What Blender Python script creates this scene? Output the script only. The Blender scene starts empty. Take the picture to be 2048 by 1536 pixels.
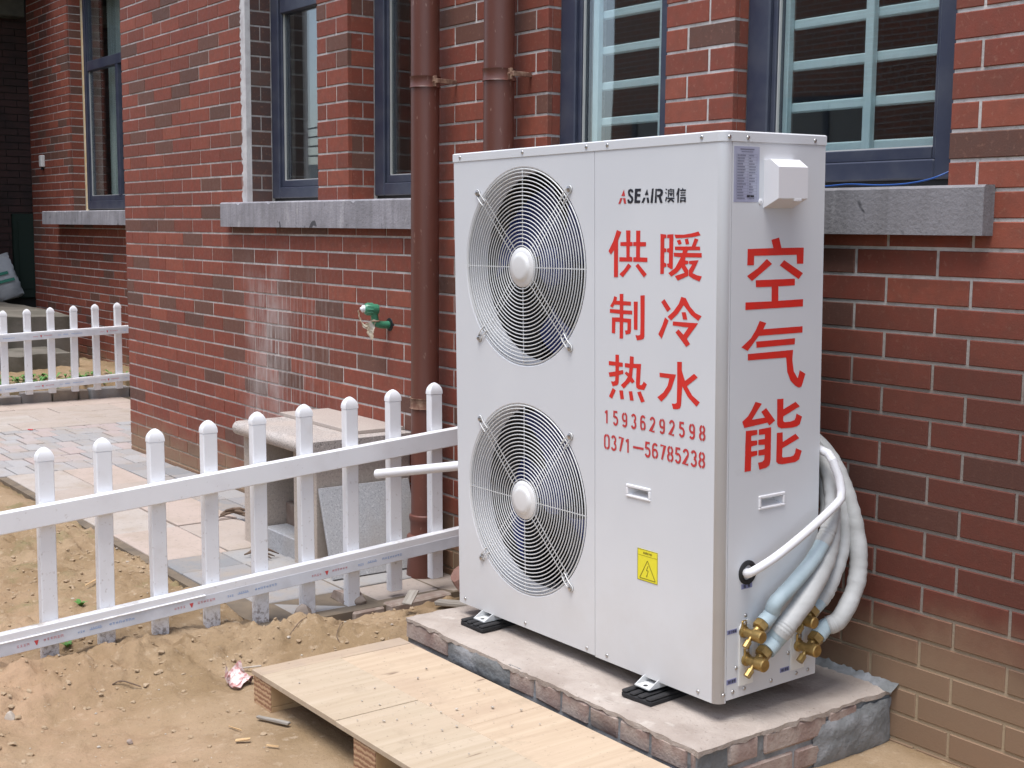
import bpy, bmesh, math, random
import numpy as np
from mathutils import Vector, Matrix

R = math.radians
random.seed(7)
scene = bpy.context.scene
col = scene.collection

# ------------------------------------------------------------------ camera
cam_data = bpy.data.cameras.new('camera')
cam = bpy.data.objects.new('camera', cam_data)
col.objects.link(cam)
CAM = Vector((2.027656, -2.7664, 1.345658))
CR = Vector((0.594353, 0.804158, 0.008671))
CU = Vector((-0.101541, 0.064345, 0.992748))
CF = Vector((-0.797768, 0.590923, -0.119899))
m = Matrix((CR, CU, -CF)).transposed().to_4x4()
m.translation = CAM
cam.matrix_world = m
cam_data.sensor_width = 36.0
cam_data.lens = 45.68
cam_data.clip_start = 0.05
cam_data.clip_end = 2000.0
scene.camera = cam

# ------------------------------------------------------------------ sky, sun, exposure
SUN_EL, SUN_AZ = R(74), R(160)       # azimuth clockwise from +y
world = bpy.data.worlds.new('World')
scene.world = world
world.use_nodes = True
wn = world.node_tree
wn.nodes.clear()
wo = wn.nodes.new('ShaderNodeOutputWorld')
wb = wn.nodes.new('ShaderNodeBackground')
ws = wn.nodes.new('ShaderNodeTexSky')
ws.sky_type = 'NISHITA'
ws.sun_disc = False
ws.sun_elevation = SUN_EL
ws.sun_rotation = SUN_AZ
ws.air_density = 1.0
ws.dust_density = 1.6
ws.ozone_density = 2.0
wh = wn.nodes.new('ShaderNodeHueSaturation')
wh.inputs['Saturation'].default_value = 0.66
wb.inputs['Strength'].default_value = 0.12
wn.links.new(ws.outputs['Color'], wh.inputs['Color'])
wn.links.new(wh.outputs['Color'], wb.inputs['Color'])
wn.links.new(wb.outputs['Background'], wo.inputs['Surface'])

sun_data = bpy.data.lights.new('sun', 'SUN')
sun_data.energy = 1.5
sun_data.angle = R(34)
sun_data.color = (1.0, 0.992, 0.98)
sun = bpy.data.objects.new('sun', sun_data)
col.objects.link(sun)
sd = Vector((math.sin(SUN_AZ) * math.cos(SUN_EL), math.cos(SUN_AZ) * math.cos(SUN_EL), math.sin(SUN_EL)))
sun.rotation_euler = sd.to_track_quat('Z', 'Y').to_euler()
sun.location = (-3, -6, 9)

scene.view_settings.view_transform = 'Standard'
scene.view_settings.look = 'None'
scene.view_settings.gamma = 1.0
scene.view_settings.use_curve_mapping = False
scene.view_settings.exposure = 1.22
scene.render.engine = 'CYCLES'
scene.cycles.max_bounces = 7
scene.cycles.diffuse_bounces = 3
scene.cycles.glossy_bounces = 3
scene.cycles.transparent_max_bounces = 10
scene.cycles.caustics_reflective = False
scene.cycles.caustics_refractive = False
scene.cycles.sample_clamp_indirect = 4.0

# ------------------------------------------------------------------ materials
class NT:
    """small helper round a material's node tree"""
    def __init__(s, name):
        s.m = bpy.data.materials.new(name)
        s.m.use_nodes = True
        s.t = s.m.node_tree
        s.t.nodes.clear()
        s.out = s.n('ShaderNodeOutputMaterial')
    def n(s, typ, **kw):
        x = s.t.nodes.new(typ)
        for k, v in kw.items():
            setattr(x, k, v)
        return x
    def l(s, a, b):
        s.t.links.new(a, b)
    def val(s, sock, v):
        if hasattr(v, 'links') or hasattr(v, 'is_linked'):
            s.l(v, sock)
        elif isinstance(v, (tuple, list)) and sock.type == 'RGBA':
            sock.default_value = (*v[:3], 1.0)
        else:
            sock.default_value = v
    def noise(s, vec, scale, detail=3.0, rough=0.55, dist=0.0):
        x = s.n('ShaderNodeTexNoise')
        x.inputs['Scale'].default_value = scale
        x.inputs['Detail'].default_value = detail
        x.inputs['Roughness'].default_value = rough
        x.inputs['Distortion'].default_value = dist
        if vec is not None:
            s.l(vec, x.inputs['Vector'])
        return x.outputs['Fac']
    def ramp(s, fac, a, b, lo=0.0, hi=1.0, smooth=True):
        x = s.n('ShaderNodeMapRange')
        x.interpolation_type = 'SMOOTHSTEP' if smooth else 'LINEAR'
        s.val(x.inputs['Value'], fac)
        x.inputs['From Min'].default_value = a
        x.inputs['From Max'].default_value = b
        x.inputs['To Min'].default_value = lo
        x.inputs['To Max'].default_value = hi
        return x.outputs['Result']
    def mix(s, fac, a, b, mode='MIX'):
        x = s.n('ShaderNodeMix', data_type='RGBA', blend_type=mode)
        s.val(x.inputs[0], fac)
        s.val(x.inputs[6], a)
        s.val(x.inputs[7], b)
        return x.outputs[2]
    def math(s, op, a, b=0.0, c=0.0):
        x = s.n('ShaderNodeMath', operation=op)
        s.val(x.inputs[0], a)
        s.val(x.inputs[1], b)
        s.val(x.inputs[2], c)
        return x.outputs[0]
    def mapping(s, vec, scale=(1, 1, 1), loc=(0, 0, 0), rot=(0, 0, 0)):
        x = s.n('ShaderNodeMapping')
        s.l(vec, x.inputs['Vector'])
        x.inputs['Scale'].default_value = scale
        x.inputs['Location'].default_value = loc
        x.inputs['Rotation'].default_value = rot
        return x.outputs['Vector']
    def pos(s):
        return s.n('ShaderNodeNewGeometry').outputs['Position']
    def obj(s):
        return s.n('ShaderNodeTexCoord').outputs['Object']
    def xyz(s, vec):
        x = s.n('ShaderNodeSeparateXYZ')
        s.l(vec, x.inputs[0])
        return x.outputs
    def bump(s, h, strength=0.4, dist=0.003, normal=None):
        x = s.n('ShaderNodeBump')
        x.inputs['Strength'].default_value = strength
        x.inputs['Distance'].default_value = dist
        s.l(h, x.inputs['Height'])
        if normal is not None:
            s.l(normal, x.inputs['Normal'])
        return x.outputs['Normal']
    def principled(s, color, rough=0.6, metal=0.0, spec=0.4, normal=None, coat=0.0):
        x = s.n('ShaderNodeBsdfPrincipled')
        s.val(x.inputs['Base Color'], color)
        s.val(x.inputs['Roughness'], rough)
        s.val(x.inputs['Metallic'], metal)
        s.val(x.inputs['Specular IOR Level'], spec)
        if coat:
            x.inputs['Coat Weight'].default_value = coat
        if normal is not None:
            s.l(normal, x.inputs['Normal'])
        s.l(x.outputs[0], s.out.inputs['Surface'])
        return x

def simple(name, c, rough=0.5, metal=0.0, spec=0.4, c2=None, scale=6.0, detail=4.0, lo=0.35, hi=0.7,
           bump=0.0, bscale=120.0, bdist=0.002, world=False, stretch=(1, 1, 1), coat=0.0):
    t = NT(name)
    v = t.mapping(t.pos() if world else t.obj(), stretch)
    color = c
    if c2 is not None:
        color = t.mix(t.ramp(t.noise(v, scale, detail), lo, hi), c, c2)
    nrm = t.bump(t.noise(v, bscale, 3.0), bump, bdist) if bump else None
    t.principled(color, rough, metal, spec, nrm, coat)
    return t.m

def speckle(name, base, dark, light, scale=260.0, rough=0.55, stain=None, bump=0.1):
    """granite: fine dark and light grains"""
    t = NT(name)
    v = t.obj()
    a = t.ramp(t.noise(v, scale, 2.0, 0.7), 0.52, 0.62)
    b = t.ramp(t.noise(t.mapping(v, loc=(3, 7, 1)), scale * 0.8, 2.0, 0.7), 0.55, 0.66)
    c = t.mix(a, base, dark)
    c = t.mix(b, c, light)
    if stain is not None:
        c = t.mix(t.ramp(t.noise(v, 4.0, 5.0), 0.42, 0.72, 0.0, 0.75), c, stain)
    t.principled(c, rough, 0.0, 0.35, t.bump(t.noise(v, scale, 2.0), bump, 0.001))
    return t.m

def stains(t, c, p, k=1.0):
    """lime run-off below the left sill: soft haze with fine ragged drips"""
    x, y, z = t.xyz(p)
    wob = t.noise(p, 3.0, 4.0)
    xx = t.math('MULTIPLY_ADD', wob, 0.5, x)
    zz = t.math('MULTIPLY_ADD', wob, 0.5, z)
    zone = t.math('MULTIPLY', t.ramp(xx, -3.86, -3.55), t.ramp(xx, -2.55, -3.05))
    zone = t.math('MULTIPLY', zone, t.math('MULTIPLY', t.ramp(zz, 1.50, 1.22), t.ramp(zz, 0.38, 0.80)))
    core = t.math('MULTIPLY', t.ramp(xx, -3.80, -3.62), t.ramp(xx, -3.10, -3.40))
    st = t.noise(t.mapping(p, (46, 46, 2.0)), 1.0, 6.0, 0.68)
    st = t.ramp(st, 0.46, 0.66, 0.0, 0.62)
    hz_ = t.ramp(t.noise(t.mapping(p, (9, 9, 4)), 1.0, 5.0, 0.6), 0.34, 0.68, 0.08, 0.55)
    f = t.math('MAXIMUM', t.math('MULTIPLY', t.math('MULTIPLY', st, 1.25), t.math('MULTIPLY_ADD', core, 0.6, 0.4)), t.math('MULTIPLY', hz_, core))
    return t.mix(t.math('MULTIPLY', t.math('MULTIPLY', f, zone), k), c, (0.50, 0.455, 0.435))

def dust(t, c, p, colr, k):
    x, y, z = t.xyz(p)
    nz = t.noise(p, 3.5, 6.0, 0.62)
    h = t.math('MULTIPLY_ADD', nz, 0.36, t.math('MULTIPLY', z, -1.0))
    h = t.math('ADD', h, t.ramp(x, -0.7, 0.1, 0.0, 0.17))
    c = t.mix(t.ramp(h, -0.12, 0.15, 0.0, k), c, colr)
    return c

def darker_low_right(t, c, p, colr, k):  # darker tone low on the right part of the main wall
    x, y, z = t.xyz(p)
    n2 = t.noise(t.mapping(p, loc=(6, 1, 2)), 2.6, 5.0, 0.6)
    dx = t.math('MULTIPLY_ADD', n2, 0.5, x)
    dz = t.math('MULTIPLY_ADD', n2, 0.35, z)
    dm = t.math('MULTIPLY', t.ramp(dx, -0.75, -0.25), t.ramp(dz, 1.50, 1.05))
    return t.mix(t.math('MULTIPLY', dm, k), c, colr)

def brick_mat(name, source, dark_only=False, tone=1.0):
    t = NT(name)
    if source == 'object':
        rnd = t.n('ShaderNodeObjectInfo').outputs['Random']
    else:
        rnd = t.n('ShaderNodeNewGeometry').outputs['Random Per Island']
    p = t.pos()
    cr = t.n('ShaderNodeValToRGB')
    el = cr.color_ramp.elements
    cr.color_ramp.interpolation = 'CONSTANT'
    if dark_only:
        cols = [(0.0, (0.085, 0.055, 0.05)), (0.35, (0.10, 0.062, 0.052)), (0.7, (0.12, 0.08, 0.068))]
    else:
        cols = [(0.0, (0.120, 0.061, 0.046)), (0.07, (0.148, 0.070, 0.051)), (0.16, (0.200, 0.056, 0.036)),
                (0.34, (0.238, 0.062, 0.039)), (0.54, (0.262, 0.071, 0.044)), (0.74, (0.222, 0.058, 0.038)),
                (0.90, (0.285, 0.080, 0.049))]
    while len(el) < len(cols):
        el.new(0.5)
    for e, (q, c) in zip(el, cols):
        e.position = q
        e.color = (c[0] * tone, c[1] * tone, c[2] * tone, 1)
    t.l(rnd, cr.inputs[0])
    c = cr.outputs[0]
    # clouding and small burnt specks inside each brick
    c = t.mix(t.ramp(t.noise(p, 22.0, 5.0), 0.32, 0.74, 0.0, 0.45), c, (0.145, 0.060, 0.042))
    c = t.mix(t.ramp(t.noise(t.mapping(p, loc=(5, 3, 8)), 70.0, 4.0), 0.55, 0.75, 0.0, 0.35), c, (0.36, 0.19, 0.13))
    c = stains(t, c, p)
    # smears of mortar here and there
    sm = t.ramp(t.noise(t.mapping(p, (5, 5, 9), (2, 0, 4)), 1.0, 6.0, 0.7), 0.66, 0.78, 0.0, 0.45)
    c = t.mix(sm, c, (0.42, 0.33, 0.28))
    c = darker_low_right(t, c, p, (0.082, 0.031, 0.023), 0.66)
    c = dust(t, c, p, (0.315, 0.225, 0.142), 0.66)
    t.principled(c, t.ramp(t.noise(p, 40.0), 0.3, 0.8, 0.62, 0.85), 0.0, 0.3,
                 t.bump(t.noise(p, 190.0, 4.0, 0.65), 0.35, 0.0016))
    return t.m

def mortar_mat():
    t = NT('mortar')
    p = t.pos()
    c = t.mix(t.ramp(t.noise(p, 9.0, 6.0, 0.65), 0.3, 0.75), (0.66, 0.63, 0.60), (0.40, 0.37, 0.34))
    c = t.mix(t.ramp(t.noise(t.mapping(p, loc=(1, 8, 3)), 45.0, 4.0), 0.5, 0.75, 0.0, 0.5), c, (0.22, 0.19, 0.165))
    c = stains(t, c, p, 0.8)
    c = darker_low_right(t, c, p, (0.20, 0.172, 0.150), 0.85)
    c = dust(t, c, p, (0.40, 0.30, 0.19), 0.85)
    t.principled(c, 0.9, 0.0, 0.2, t.bump(t.noise(p, 110.0, 4.0), 0.6, 0.003))
    return t.m

def glass_mat(name, tint, ior=1.5):
    t = NT(name)
    fr = t.n('ShaderNodeFresnel')
    # the Fresnel node inverts the index on back faces; feed it the reciprocal there so both skins of the pane act alike
    bf = t.n('ShaderNodeNewGeometry').outputs['Backfacing']
    t.l(t.math('MULTIPLY_ADD', bf, 1.0 / ior - ior, ior), fr.inputs['IOR'])
    tr = t.n('ShaderNodeBsdfTransparent')
    tr.inputs['Color'].default_value = (*tint, 1)
    gl = t.n('ShaderNodeBsdfGlossy')
    gl.inputs['Roughness'].default_value = 0.012
    gl.inputs['Color'].default_value = (0.95, 0.97, 1.0, 1)
    nz = t.bump(t.noise(t.pos(), 1.6, 1.0), 0.05, 0.02)
    t.l(nz, gl.inputs['Normal'])
    mx = t.n('ShaderNodeMixShader')
    t.l(fr.outputs[0], mx.inputs[0])
    t.l(tr.outputs[0], mx.inputs[1])
    t.l(gl.outputs[0], mx.inputs[2])
    t.l(mx.outputs[0], t.out.inputs['Surface'])
    return t.m

def dirt_mat():
    t = NT('dry_earth')
    p = t.pos()
    c = t.mix(t.ramp(t.noise(p, 2.2, 5.0), 0.35, 0.68), (0.275, 0.190, 0.108), (0.365, 0.262, 0.165))
    c = t.mix(t.ramp(t.noise(t.mapping(p, loc=(9, 2, 0)), 5.0, 6.0, 0.62), 0.46, 0.70, 0.0, 0.65), c, (0.215, 0.142, 0.075))
    c = t.mix(t.ramp(t.noise(t.mapping(p, loc=(1, 4, 0)), 28.0, 5.0, 0.7), 0.54, 0.74, 0.0, 0.7), c, (0.47, 0.365, 0.26))
    c = t.mix(t.ramp(t.noise(t.mapping(p, loc=(4, 4, 2)), 110.0, 3.0, 0.7), 0.56, 0.72, 0.0, 0.6), c, (0.20, 0.135, 0.085))
    x, y, z = t.xyz(p)
    pk = t.math('MULTIPLY', t.ramp(t.noise(t.mapping(p, loc=(2, 2, 9)), 3.0, 6.0, 0.65), 0.38, 0.66, 0.15, 0.8), t.ramp(y, -1.25, -1.75))
    c = t.mix(pk, c, (0.43, 0.285, 0.185))
    # a little moss away from the trodden front
    x, y, z = t.xyz(p)
    far = t.ramp(x, -1.9, -2.7)
    g = t.math('MULTIPLY', t.ramp(t.noise(t.mapping(p, loc=(7, 1, 3)), 6.0, 6.0, 0.65), 0.52, 0.68, 0.0, 0.55), far)
    c = t.mix(g, c, (0.19, 0.18, 0.085))
    n1 = t.bump(t.noise(p, 60.0, 6.0, 0.7), 0.75, 0.008)
    n2 = t.bump(t.noise(p, 330.0, 3.0, 0.6), 0.5, 0.0025, n1)
    t.principled(c, 0.95, 0.0, 0.15, n2)
    return t.m

def wood_mat(name, a, b, knot, along='y', scale=1.0):
    t = NT(name)
    v = t.obj()
    sc = (30 * scale, 1.6 * scale, 30 * scale) if along == 'y' else (1.6 * scale, 30 * scale, 30 * scale)
    g = t.noise(t.mapping(v, sc), 1.0, 5.0, 0.6, 0.4)
    c = t.mix(t.ramp(g, 0.3, 0.72), a, b)
    c = t.mix(t.ramp(t.noise(v, 5.0, 4.0), 0.45, 0.75, 0.0, 0.5), c, knot)
    sc2 = (22, 6, 22) if along == 'y' else (6, 22, 22)
    k = t.ramp(t.noise(t.mapping(v, sc2, (1, 5, 2)), 1.0, 2.0, 0.5), 0.70, 0.77, 0.0, 0.75)
    c = t.mix(k, c, (0.14, 0.09, 0.06))
    # muddy scuffs and nail-sized spots
    p = t.pos()
    c = t.mix(t.ramp(t.noise(p, 9.0, 7.0, 0.7), 0.54, 0.72, 0.0, 0.45), c, (0.33, 0.255, 0.18))
    c = t.mix(t.ramp(t.noise(t.mapping(p, loc=(3, 1, 0)), 85.0, 3.0, 0.6), 0.64, 0.72, 0.0, 0.55), c, (0.20, 0.15, 0.11))
    t.principled(c, 0.72, 0.0, 0.25, t.bump(g, 0.25, 0.0015))
    return t.m

M = {}
M['brick'] = brick_mat('brick_red', 'object')
M['brick_mass'] = brick_mat('brick_red_mass', 'island')
M['brick_far'] = brick_mat('brick_far', 'object', tone=0.95)
M['brick_far_mass'] = brick_mat('brick_far_mass', 'island', tone=0.95)
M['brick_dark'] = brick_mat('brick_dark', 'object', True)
M['mortar'] = mortar_mat()
M['plaster'] = simple('plaster_smear', (0.60, 0.59, 0.58), 0.9, c2=(0.45, 0.42, 0.42), scale=14, bump=0.4, bscale=60, bdist=0.003)
M['dark_room'] = simple('room_paint', (0.30, 0.29, 0.27), 0.9)
M['porch_dark'] = simple('porch_wall_shade', (0.05, 0.045, 0.042), 0.95, c2=(0.035, 0.033, 0.03))  # shade inside the porch put into the wall colour
M['frame'] = simple('window_alloy', (0.038, 0.044, 0.072), 0.42, spec=0.45, c2=(0.060, 0.066, 0.090), scale=10, bump=0.06, bscale=500)
M['black_fill'] = simple('flat_black', (0.01, 0.01, 0.012), 0.6)
M['bead_edge'] = simple('sealant', (0.55, 0.55, 0.52), 0.6)
M['glass'] = glass_mat('window_glass', (0.93, 0.96, 0.95), 1.85)
M['bars'] = simple('pale_blue_paint', (0.62, 0.75, 0.78), 0.4, c2=(0.54, 0.68, 0.72), scale=12)
M['foam'] = simple('yellow_foam', (0.62, 0.47, 0.24), 0.8, c2=(0.70, 0.60, 0.42), scale=18, bump=0.3, bscale=50)
M['curtain'] = simple('curtain_cloth', (0.60, 0.66, 0.62), 0.9, c2=(0.36, 0.41, 0.40), scale=1.0, stretch=(28, 28, 0.5))
def sill_mat():
    t = NT('sill_concrete')
    p = t.pos()
    x, y, z = t.xyz(p)
    c = t.mix(t.ramp(t.noise(p, 5.0, 7.0, 0.65), 0.34, 0.68), (0.36, 0.345, 0.37), (0.245, 0.235, 0.25))
    run = t.noise(t.mapping(p, (20, 20, 1.6)), 1.0, 6.0, 0.65, 0.3)
    c = t.mix(t.ramp(run, 0.42, 0.68, 0.0, 0.55), c, (0.185, 0.178, 0.185))
    c = t.mix(t.ramp(t.noise(t.mapping(p, (16, 16, 4), (3, 3, 1)), 1.0, 6.0, 0.7), 0.58, 0.72, 0.0, 0.6), c, (0.50, 0.485, 0.48))
    c = t.mix(t.ramp(x, -1.8, -1.2, 0.0, 0.55), c, (0.17, 0.16, 0.155))
    c = t.mix(t.ramp(t.noise(p, 120.0, 3.0, 0.7), 0.60, 0.70, 0.0, 0.6), c, (0.13, 0.125, 0.13))
    c = t.mix(t.ramp(t.noise(t.mapping(p, (13, 13, 8), (8, 3, 1)), 1.0, 3.0, 0.5, 0.6), 0.68, 0.74, 0.0, 0.85), c, (0.045, 0.045, 0.05))
    t.principled(c, 0.85, 0.0, 0.25, t.bump(t.noise(p, 90.0, 5.0, 0.65), 0.6, 0.004))
    return t.m
M['sill'] = sill_mat()
def pipe_mat():
    t = NT('downpipe_brown')
    v = t.obj()
    c = t.mix(t.ramp(t.noise(t.mapping(v, (9, 9, 0.7)), 1.0, 4.0), 0.35, 0.72), (0.118, 0.042, 0.029), (0.165, 0.062, 0.045))
    c = t.mix(t.ramp(t.noise(t.mapping(v, (60, 60, 22)), 1.0, 3.0), 0.66, 0.75, 0.0, 0.6), c, (0.36, 0.24, 0.19))
    t.principled(c, 0.42, 0.0, 0.5, t.bump(t.noise(v, 35.0), 0.08, 0.002))
    return t.m
M['pipe_brown'] = pipe_mat()
M['rust'] = simple('rusty_iron', (0.16, 0.075, 0.05), 0.8, c2=(0.34, 0.22, 0.15), scale=40, bump=0.3)
def cabinet_mat():
    t = NT('cabinet_paint')
    v = t.obj()
    x, y, z = t.xyz(v)
    c = t.mix(t.ramp(t.noise(v, 2.5, 4.0), 0.35, 0.7), (0.655, 0.662, 0.678), (0.685, 0.690, 0.702))
    # fine dust settling towards the foot, and the odd rub mark
    h = t.math('MULTIPLY_ADD', t.noise(v, 6.0, 6.0, 0.65), 0.5, t.math('MULTIPLY', z, -1.0))
    c = t.mix(t.ramp(h, -0.05, 0.30, 0.0, 0.30), c, (0.52, 0.47, 0.41))
    rub = t.ramp(t.noise(t.mapping(v, (3, 3, 9), (2, 1, 4), (0, 0.5, 0)), 1.0, 6.0, 0.72), 0.64, 0.74, 0.0, 0.22)
    c = t.mix(rub, c, (0.50, 0.49, 0.48))
    r = t.ramp(t.noise(v, 7.0, 6.0, 0.7), 0.3, 0.75, 0.46, 0.62)
    # sheet metal is never quite flat
    n = t.bump(t.noise(v, 4.0, 2.0), 0.10, 0.006)
    t.principled(c, r, 0.0, 0.33, t.bump(t.noise(v, 700.0), 0.05, 0.0006, n))
    return t.m
M['cabinet'] = cabinet_mat()
M['cabinet_in'] = simple('inner_steel', (0.10, 0.10, 0.105), 0.6)
M['wire'] = simple('grille_wire', (0.70, 0.70, 0.69), 0.38, spec=0.5)
M['hub'] = simple('hub_plastic', (0.72, 0.71, 0.70), 0.32, spec=0.5)
M['fan_blue'] = simple('fan_blade_blue', (0.035, 0.050, 0.20), 0.25, spec=0.6)
M['coil'] = simple('coil_fins', (0.012, 0.012, 0.016), 0.5)
M['screw'] = simple('zinc_screw', (0.52, 0.50, 0.48), 0.3, metal=0.9)
M['red'] = simple('red_stencil_paint', (0.70, 0.028, 0.018), 0.55, c2=(0.62, 0.035, 0.025), scale=30)
M['red2'] = simple('red_digits_paint', (0.58, 0.045, 0.045), 0.55, c2=(0.50, 0.055, 0.055), scale=40)
M['black_ink'] = simple('black_ink', (0.020, 0.020, 0.028), 0.5)
M['grey_ink'] = simple('grey_ink', (0.20, 0.20, 0.26), 0.6)
M['plate'] = simple('rating_film', (0.36, 0.37, 0.50), 0.28, spec=0.6, c2=(0.44, 0.46, 0.56), scale=14)
M['white_plastic'] = simple('white_plastic', (0.80, 0.79, 0.80), 0.35, spec=0.5)
M['cream_plastic'] = simple('cream_plastic', (0.76, 0.74, 0.69), 0.4, spec=0.5)
M['recess'] = simple('recess_grey', (0.42, 0.40, 0.38), 0.7)
M['yellow'] = simple('warning_yellow', (0.83, 0.74, 0.04), 0.4)
M['olive_ink'] = simple('olive_ink', (0.17, 0.13, 0.02), 0.5)
M['blue_label'] = simple('blue_label', (0.23, 0.24, 0.40), 0.5)
M['brass'] = simple('brass', (0.47, 0.32, 0.12), 0.42, metal=0.8, c2=(0.33, 0.22, 0.08), scale=60)
M['rubber'] = simple('black_rubber', (0.022, 0.021, 0.022), 0.75, bump=0.2, bscale=120)
M['galv'] = simple('galvanised_bracket', (0.62, 0.62, 0.61), 0.45)
M['wrap'] = simple('white_pipe_wrap', (0.49, 0.49, 0.48), 0.55, c2=(0.40, 0.40, 0.385), scale=9, detail=6, bump=0.35, bscale=22, bdist=0.004, stretch=(1, 1, 2))
M['foam_blue'] = simple('pale_blue_foam', (0.41, 0.50, 0.535), 0.6, c2=(0.36, 0.45, 0.485), scale=20, bump=0.12, bscale=300)
M['conduit'] = simple('white_conduit', (0.80, 0.80, 0.83), 0.3, spec=0.5, c2=(0.74, 0.73, 0.74), scale=8)
def pvc_mat():
    t = NT('white_fence_pvc')
    p = t.pos()
    nz = t.xyz(t.n('ShaderNodeNewGeometry').outputs['Normal'])[2]
    x, y, z = t.xyz(p)
    c = t.mix(t.ramp(t.noise(p, 8.0, 5.0), 0.45, 0.8), (0.83, 0.83, 0.85), (0.77, 0.76, 0.775))
    d = t.math('MULTIPLY', t.ramp(t.noise(p, 7.0, 7.0, 0.7), 0.50, 0.66, 0.0, 0.85), t.ramp(nz, 0.5, 0.9))
    d = t.math('MULTIPLY', d, t.ramp(z, 0.40, 0.25, 0.25, 1.0))
    c = t.mix(d, c, (0.36, 0.285, 0.21))
    c = t.mix(t.ramp(t.noise(t.mapping(p, loc=(5, 2, 2)), 55.0, 4.0, 0.65), 0.64, 0.74, 0.0, 0.35), c, (0.42, 0.37, 0.33))
    t.principled(c, 0.42, 0.0, 0.45)
    return t.m
M['pvc'] = pvc_mat()
def pvc_dirty():
    t = NT('fence_picket_pvc')
    p = t.pos()
    x, y, z = t.xyz(p)
    c = t.mix(t.ramp(t.noise(p, 9.0, 5.0), 0.5, 0.85), (0.83, 0.83, 0.85), (0.74, 0.72, 0.72))
    sp = t.math('MULTIPLY', t.ramp(t.noise(p, 75.0, 5.0, 0.7), 0.46, 0.62, 0.0, 0.8), t.math('MULTIPLY', t.ramp(z, 0.10, 0.015), t.ramp(y, -0.55, -0.95)))
    c = t.mix(sp, c, (0.20, 0.15, 0.115))
    fl = t.math('MULTIPLY', t.ramp(t.noise(t.mapping(p, loc=(4, 4, 4)), 60.0, 4.0), 0.60, 0.72, 0.0, 0.5), t.ramp(z, 0.75, 0.15))
    c = t.mix(fl, c, (0.42, 0.36, 0.32))
    t.principled(c, 0.42, 0.0, 0.45)
    return t.m
M['picket'] = pvc_dirty()
M['film_blue'] = simple('film_print_blue', (0.30, 0.42, 0.66), 0.5)
M['film_red'] = simple('film_print_red', (0.62, 0.26, 0.28), 0.5)
M['film_red2'] = simple('film_logo_red', (0.60, 0.08, 0.08), 0.5)
M['film'] = simple('rail_film', (0.70, 0.72, 0.77), 0.45, c2=(0.60, 0.61, 0.65), scale=12, detail=6)
M['dirt'] = dirt_mat()
M['ground'] = simple('bare_ground', (0.125, 0.105, 0.070), 0.95, c2=(0.085, 0.085, 0.050), scale=0.6, world=True, bump=0.5, bscale=6, bdist=0.03)
M['clod'] = simple('dirt_clod', (0.34, 0.245, 0.155), 0.95, c2=(0.40, 0.30, 0.20), scale=14, world=True, bump=0.5, bscale=90)
M['pebble'] = simple('pale_pebble', (0.50, 0.45, 0.38), 0.85, c2=(0.36, 0.30, 0.25), scale=9, world=True)
def paver_mat(name, cols):
    t = NT(name)
    rnd = t.n('ShaderNodeObjectInfo').outputs['Random']
    cr = t.n('ShaderNodeValToRGB')
    cr.color_ramp.interpolation = 'CONSTANT'
    el = cr.color_ramp.elements
    while len(el) < len(cols):
        el.new(0.5)
    for i, (e, c) in enumerate(zip(el, cols)):
        e.position = i / len(cols)
        e.color = (*c, 1)
    t.l(rnd, cr.inputs[0])
    p = t.pos()
    c = t.mix(t.ramp(t.noise(p, 6.0, 6.0, 0.62), 0.4, 0.75, 0.0, 0.7), cr.outputs[0], (0.36, 0.295, 0.235))
    c = t.mix(t.ramp(t.noise(t.mapping(p, loc=(3, 3, 3)), 60.0, 4.0), 0.56, 0.74, 0.0, 0.45), c, (0.20, 0.185, 0.175))
    t.principled(c, 0.85, 0.0, 0.25, t.bump(t.noise(p, 160.0, 4.0), 0.35, 0.0015))
    return t.m
M['slab_paver'] = paver_mat('slab_paver', [(0.46, 0.375, 0.325), (0.425, 0.36, 0.315), (0.445, 0.395, 0.355)])
M['grey_paver'] = paver_mat('grey_paver', [(0.29, 0.285, 0.29), (0.245, 0.245, 0.25), (0.335, 0.325, 0.32)])
M['mixed_paver'] = paver_mat('mixed_paver', [(0.34, 0.325, 0.32), (0.42, 0.345, 0.325), (0.37, 0.345, 0.335), (0.41, 0.355, 0.335), (0.38, 0.365, 0.36)])
M['kerb'] = paver_mat('kerb_stone', [(0.22, 0.18, 0.15), (0.26, 0.215, 0.185), (0.235, 0.215, 0.21)])
M['bed'] = simple('jointing_sand', (0.20, 0.155, 0.11), 0.95, c2=(0.13, 0.105, 0.08), scale=8, world=True)
M['granite'] = speckle('granite_pale', (0.46, 0.41, 0.375), (0.20, 0.18, 0.17), (0.62, 0.57, 0.53), 170, stain=(0.50, 0.42, 0.36))
M['granite_panel'] = speckle('granite_panel', (0.50, 0.43, 0.37), (0.40, 0.345, 0.30), (0.56, 0.50, 0.44), 120, stain=(0.42, 0.345, 0.28))
M['granite_tile'] = speckle('granite_tile', (0.45, 0.385, 0.34), (0.37, 0.315, 0.28), (0.52, 0.46, 0.41), 200, stain=(0.48, 0.42, 0.37))
M['granite_grey'] = speckle('granite_grey', (0.40, 0.405, 0.42), (0.29, 0.295, 0.31), (0.50, 0.50, 0.51), 150, stain=(0.36, 0.335, 0.315))
M['rubble'] = simple('rubble_stone', (0.27, 0.20, 0.165), 0.9, c2=(0.37, 0.31, 0.265), scale=20, bump=0.5, bscale=70, bdist=0.004)
M['red_stone'] = simple('red_stone', (0.27, 0.145, 0.115), 0.9, c2=(0.36, 0.25, 0.205), scale=12, bump=0.5, bscale=60, bdist=0.004)
M['orange_brick'] = simple('orange_brick', (0.34, 0.115, 0.055), 0.9, c2=(0.42, 0.32, 0.23), scale=9, lo=0.4, hi=0.6, bump=0.5, bscale=60)
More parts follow.
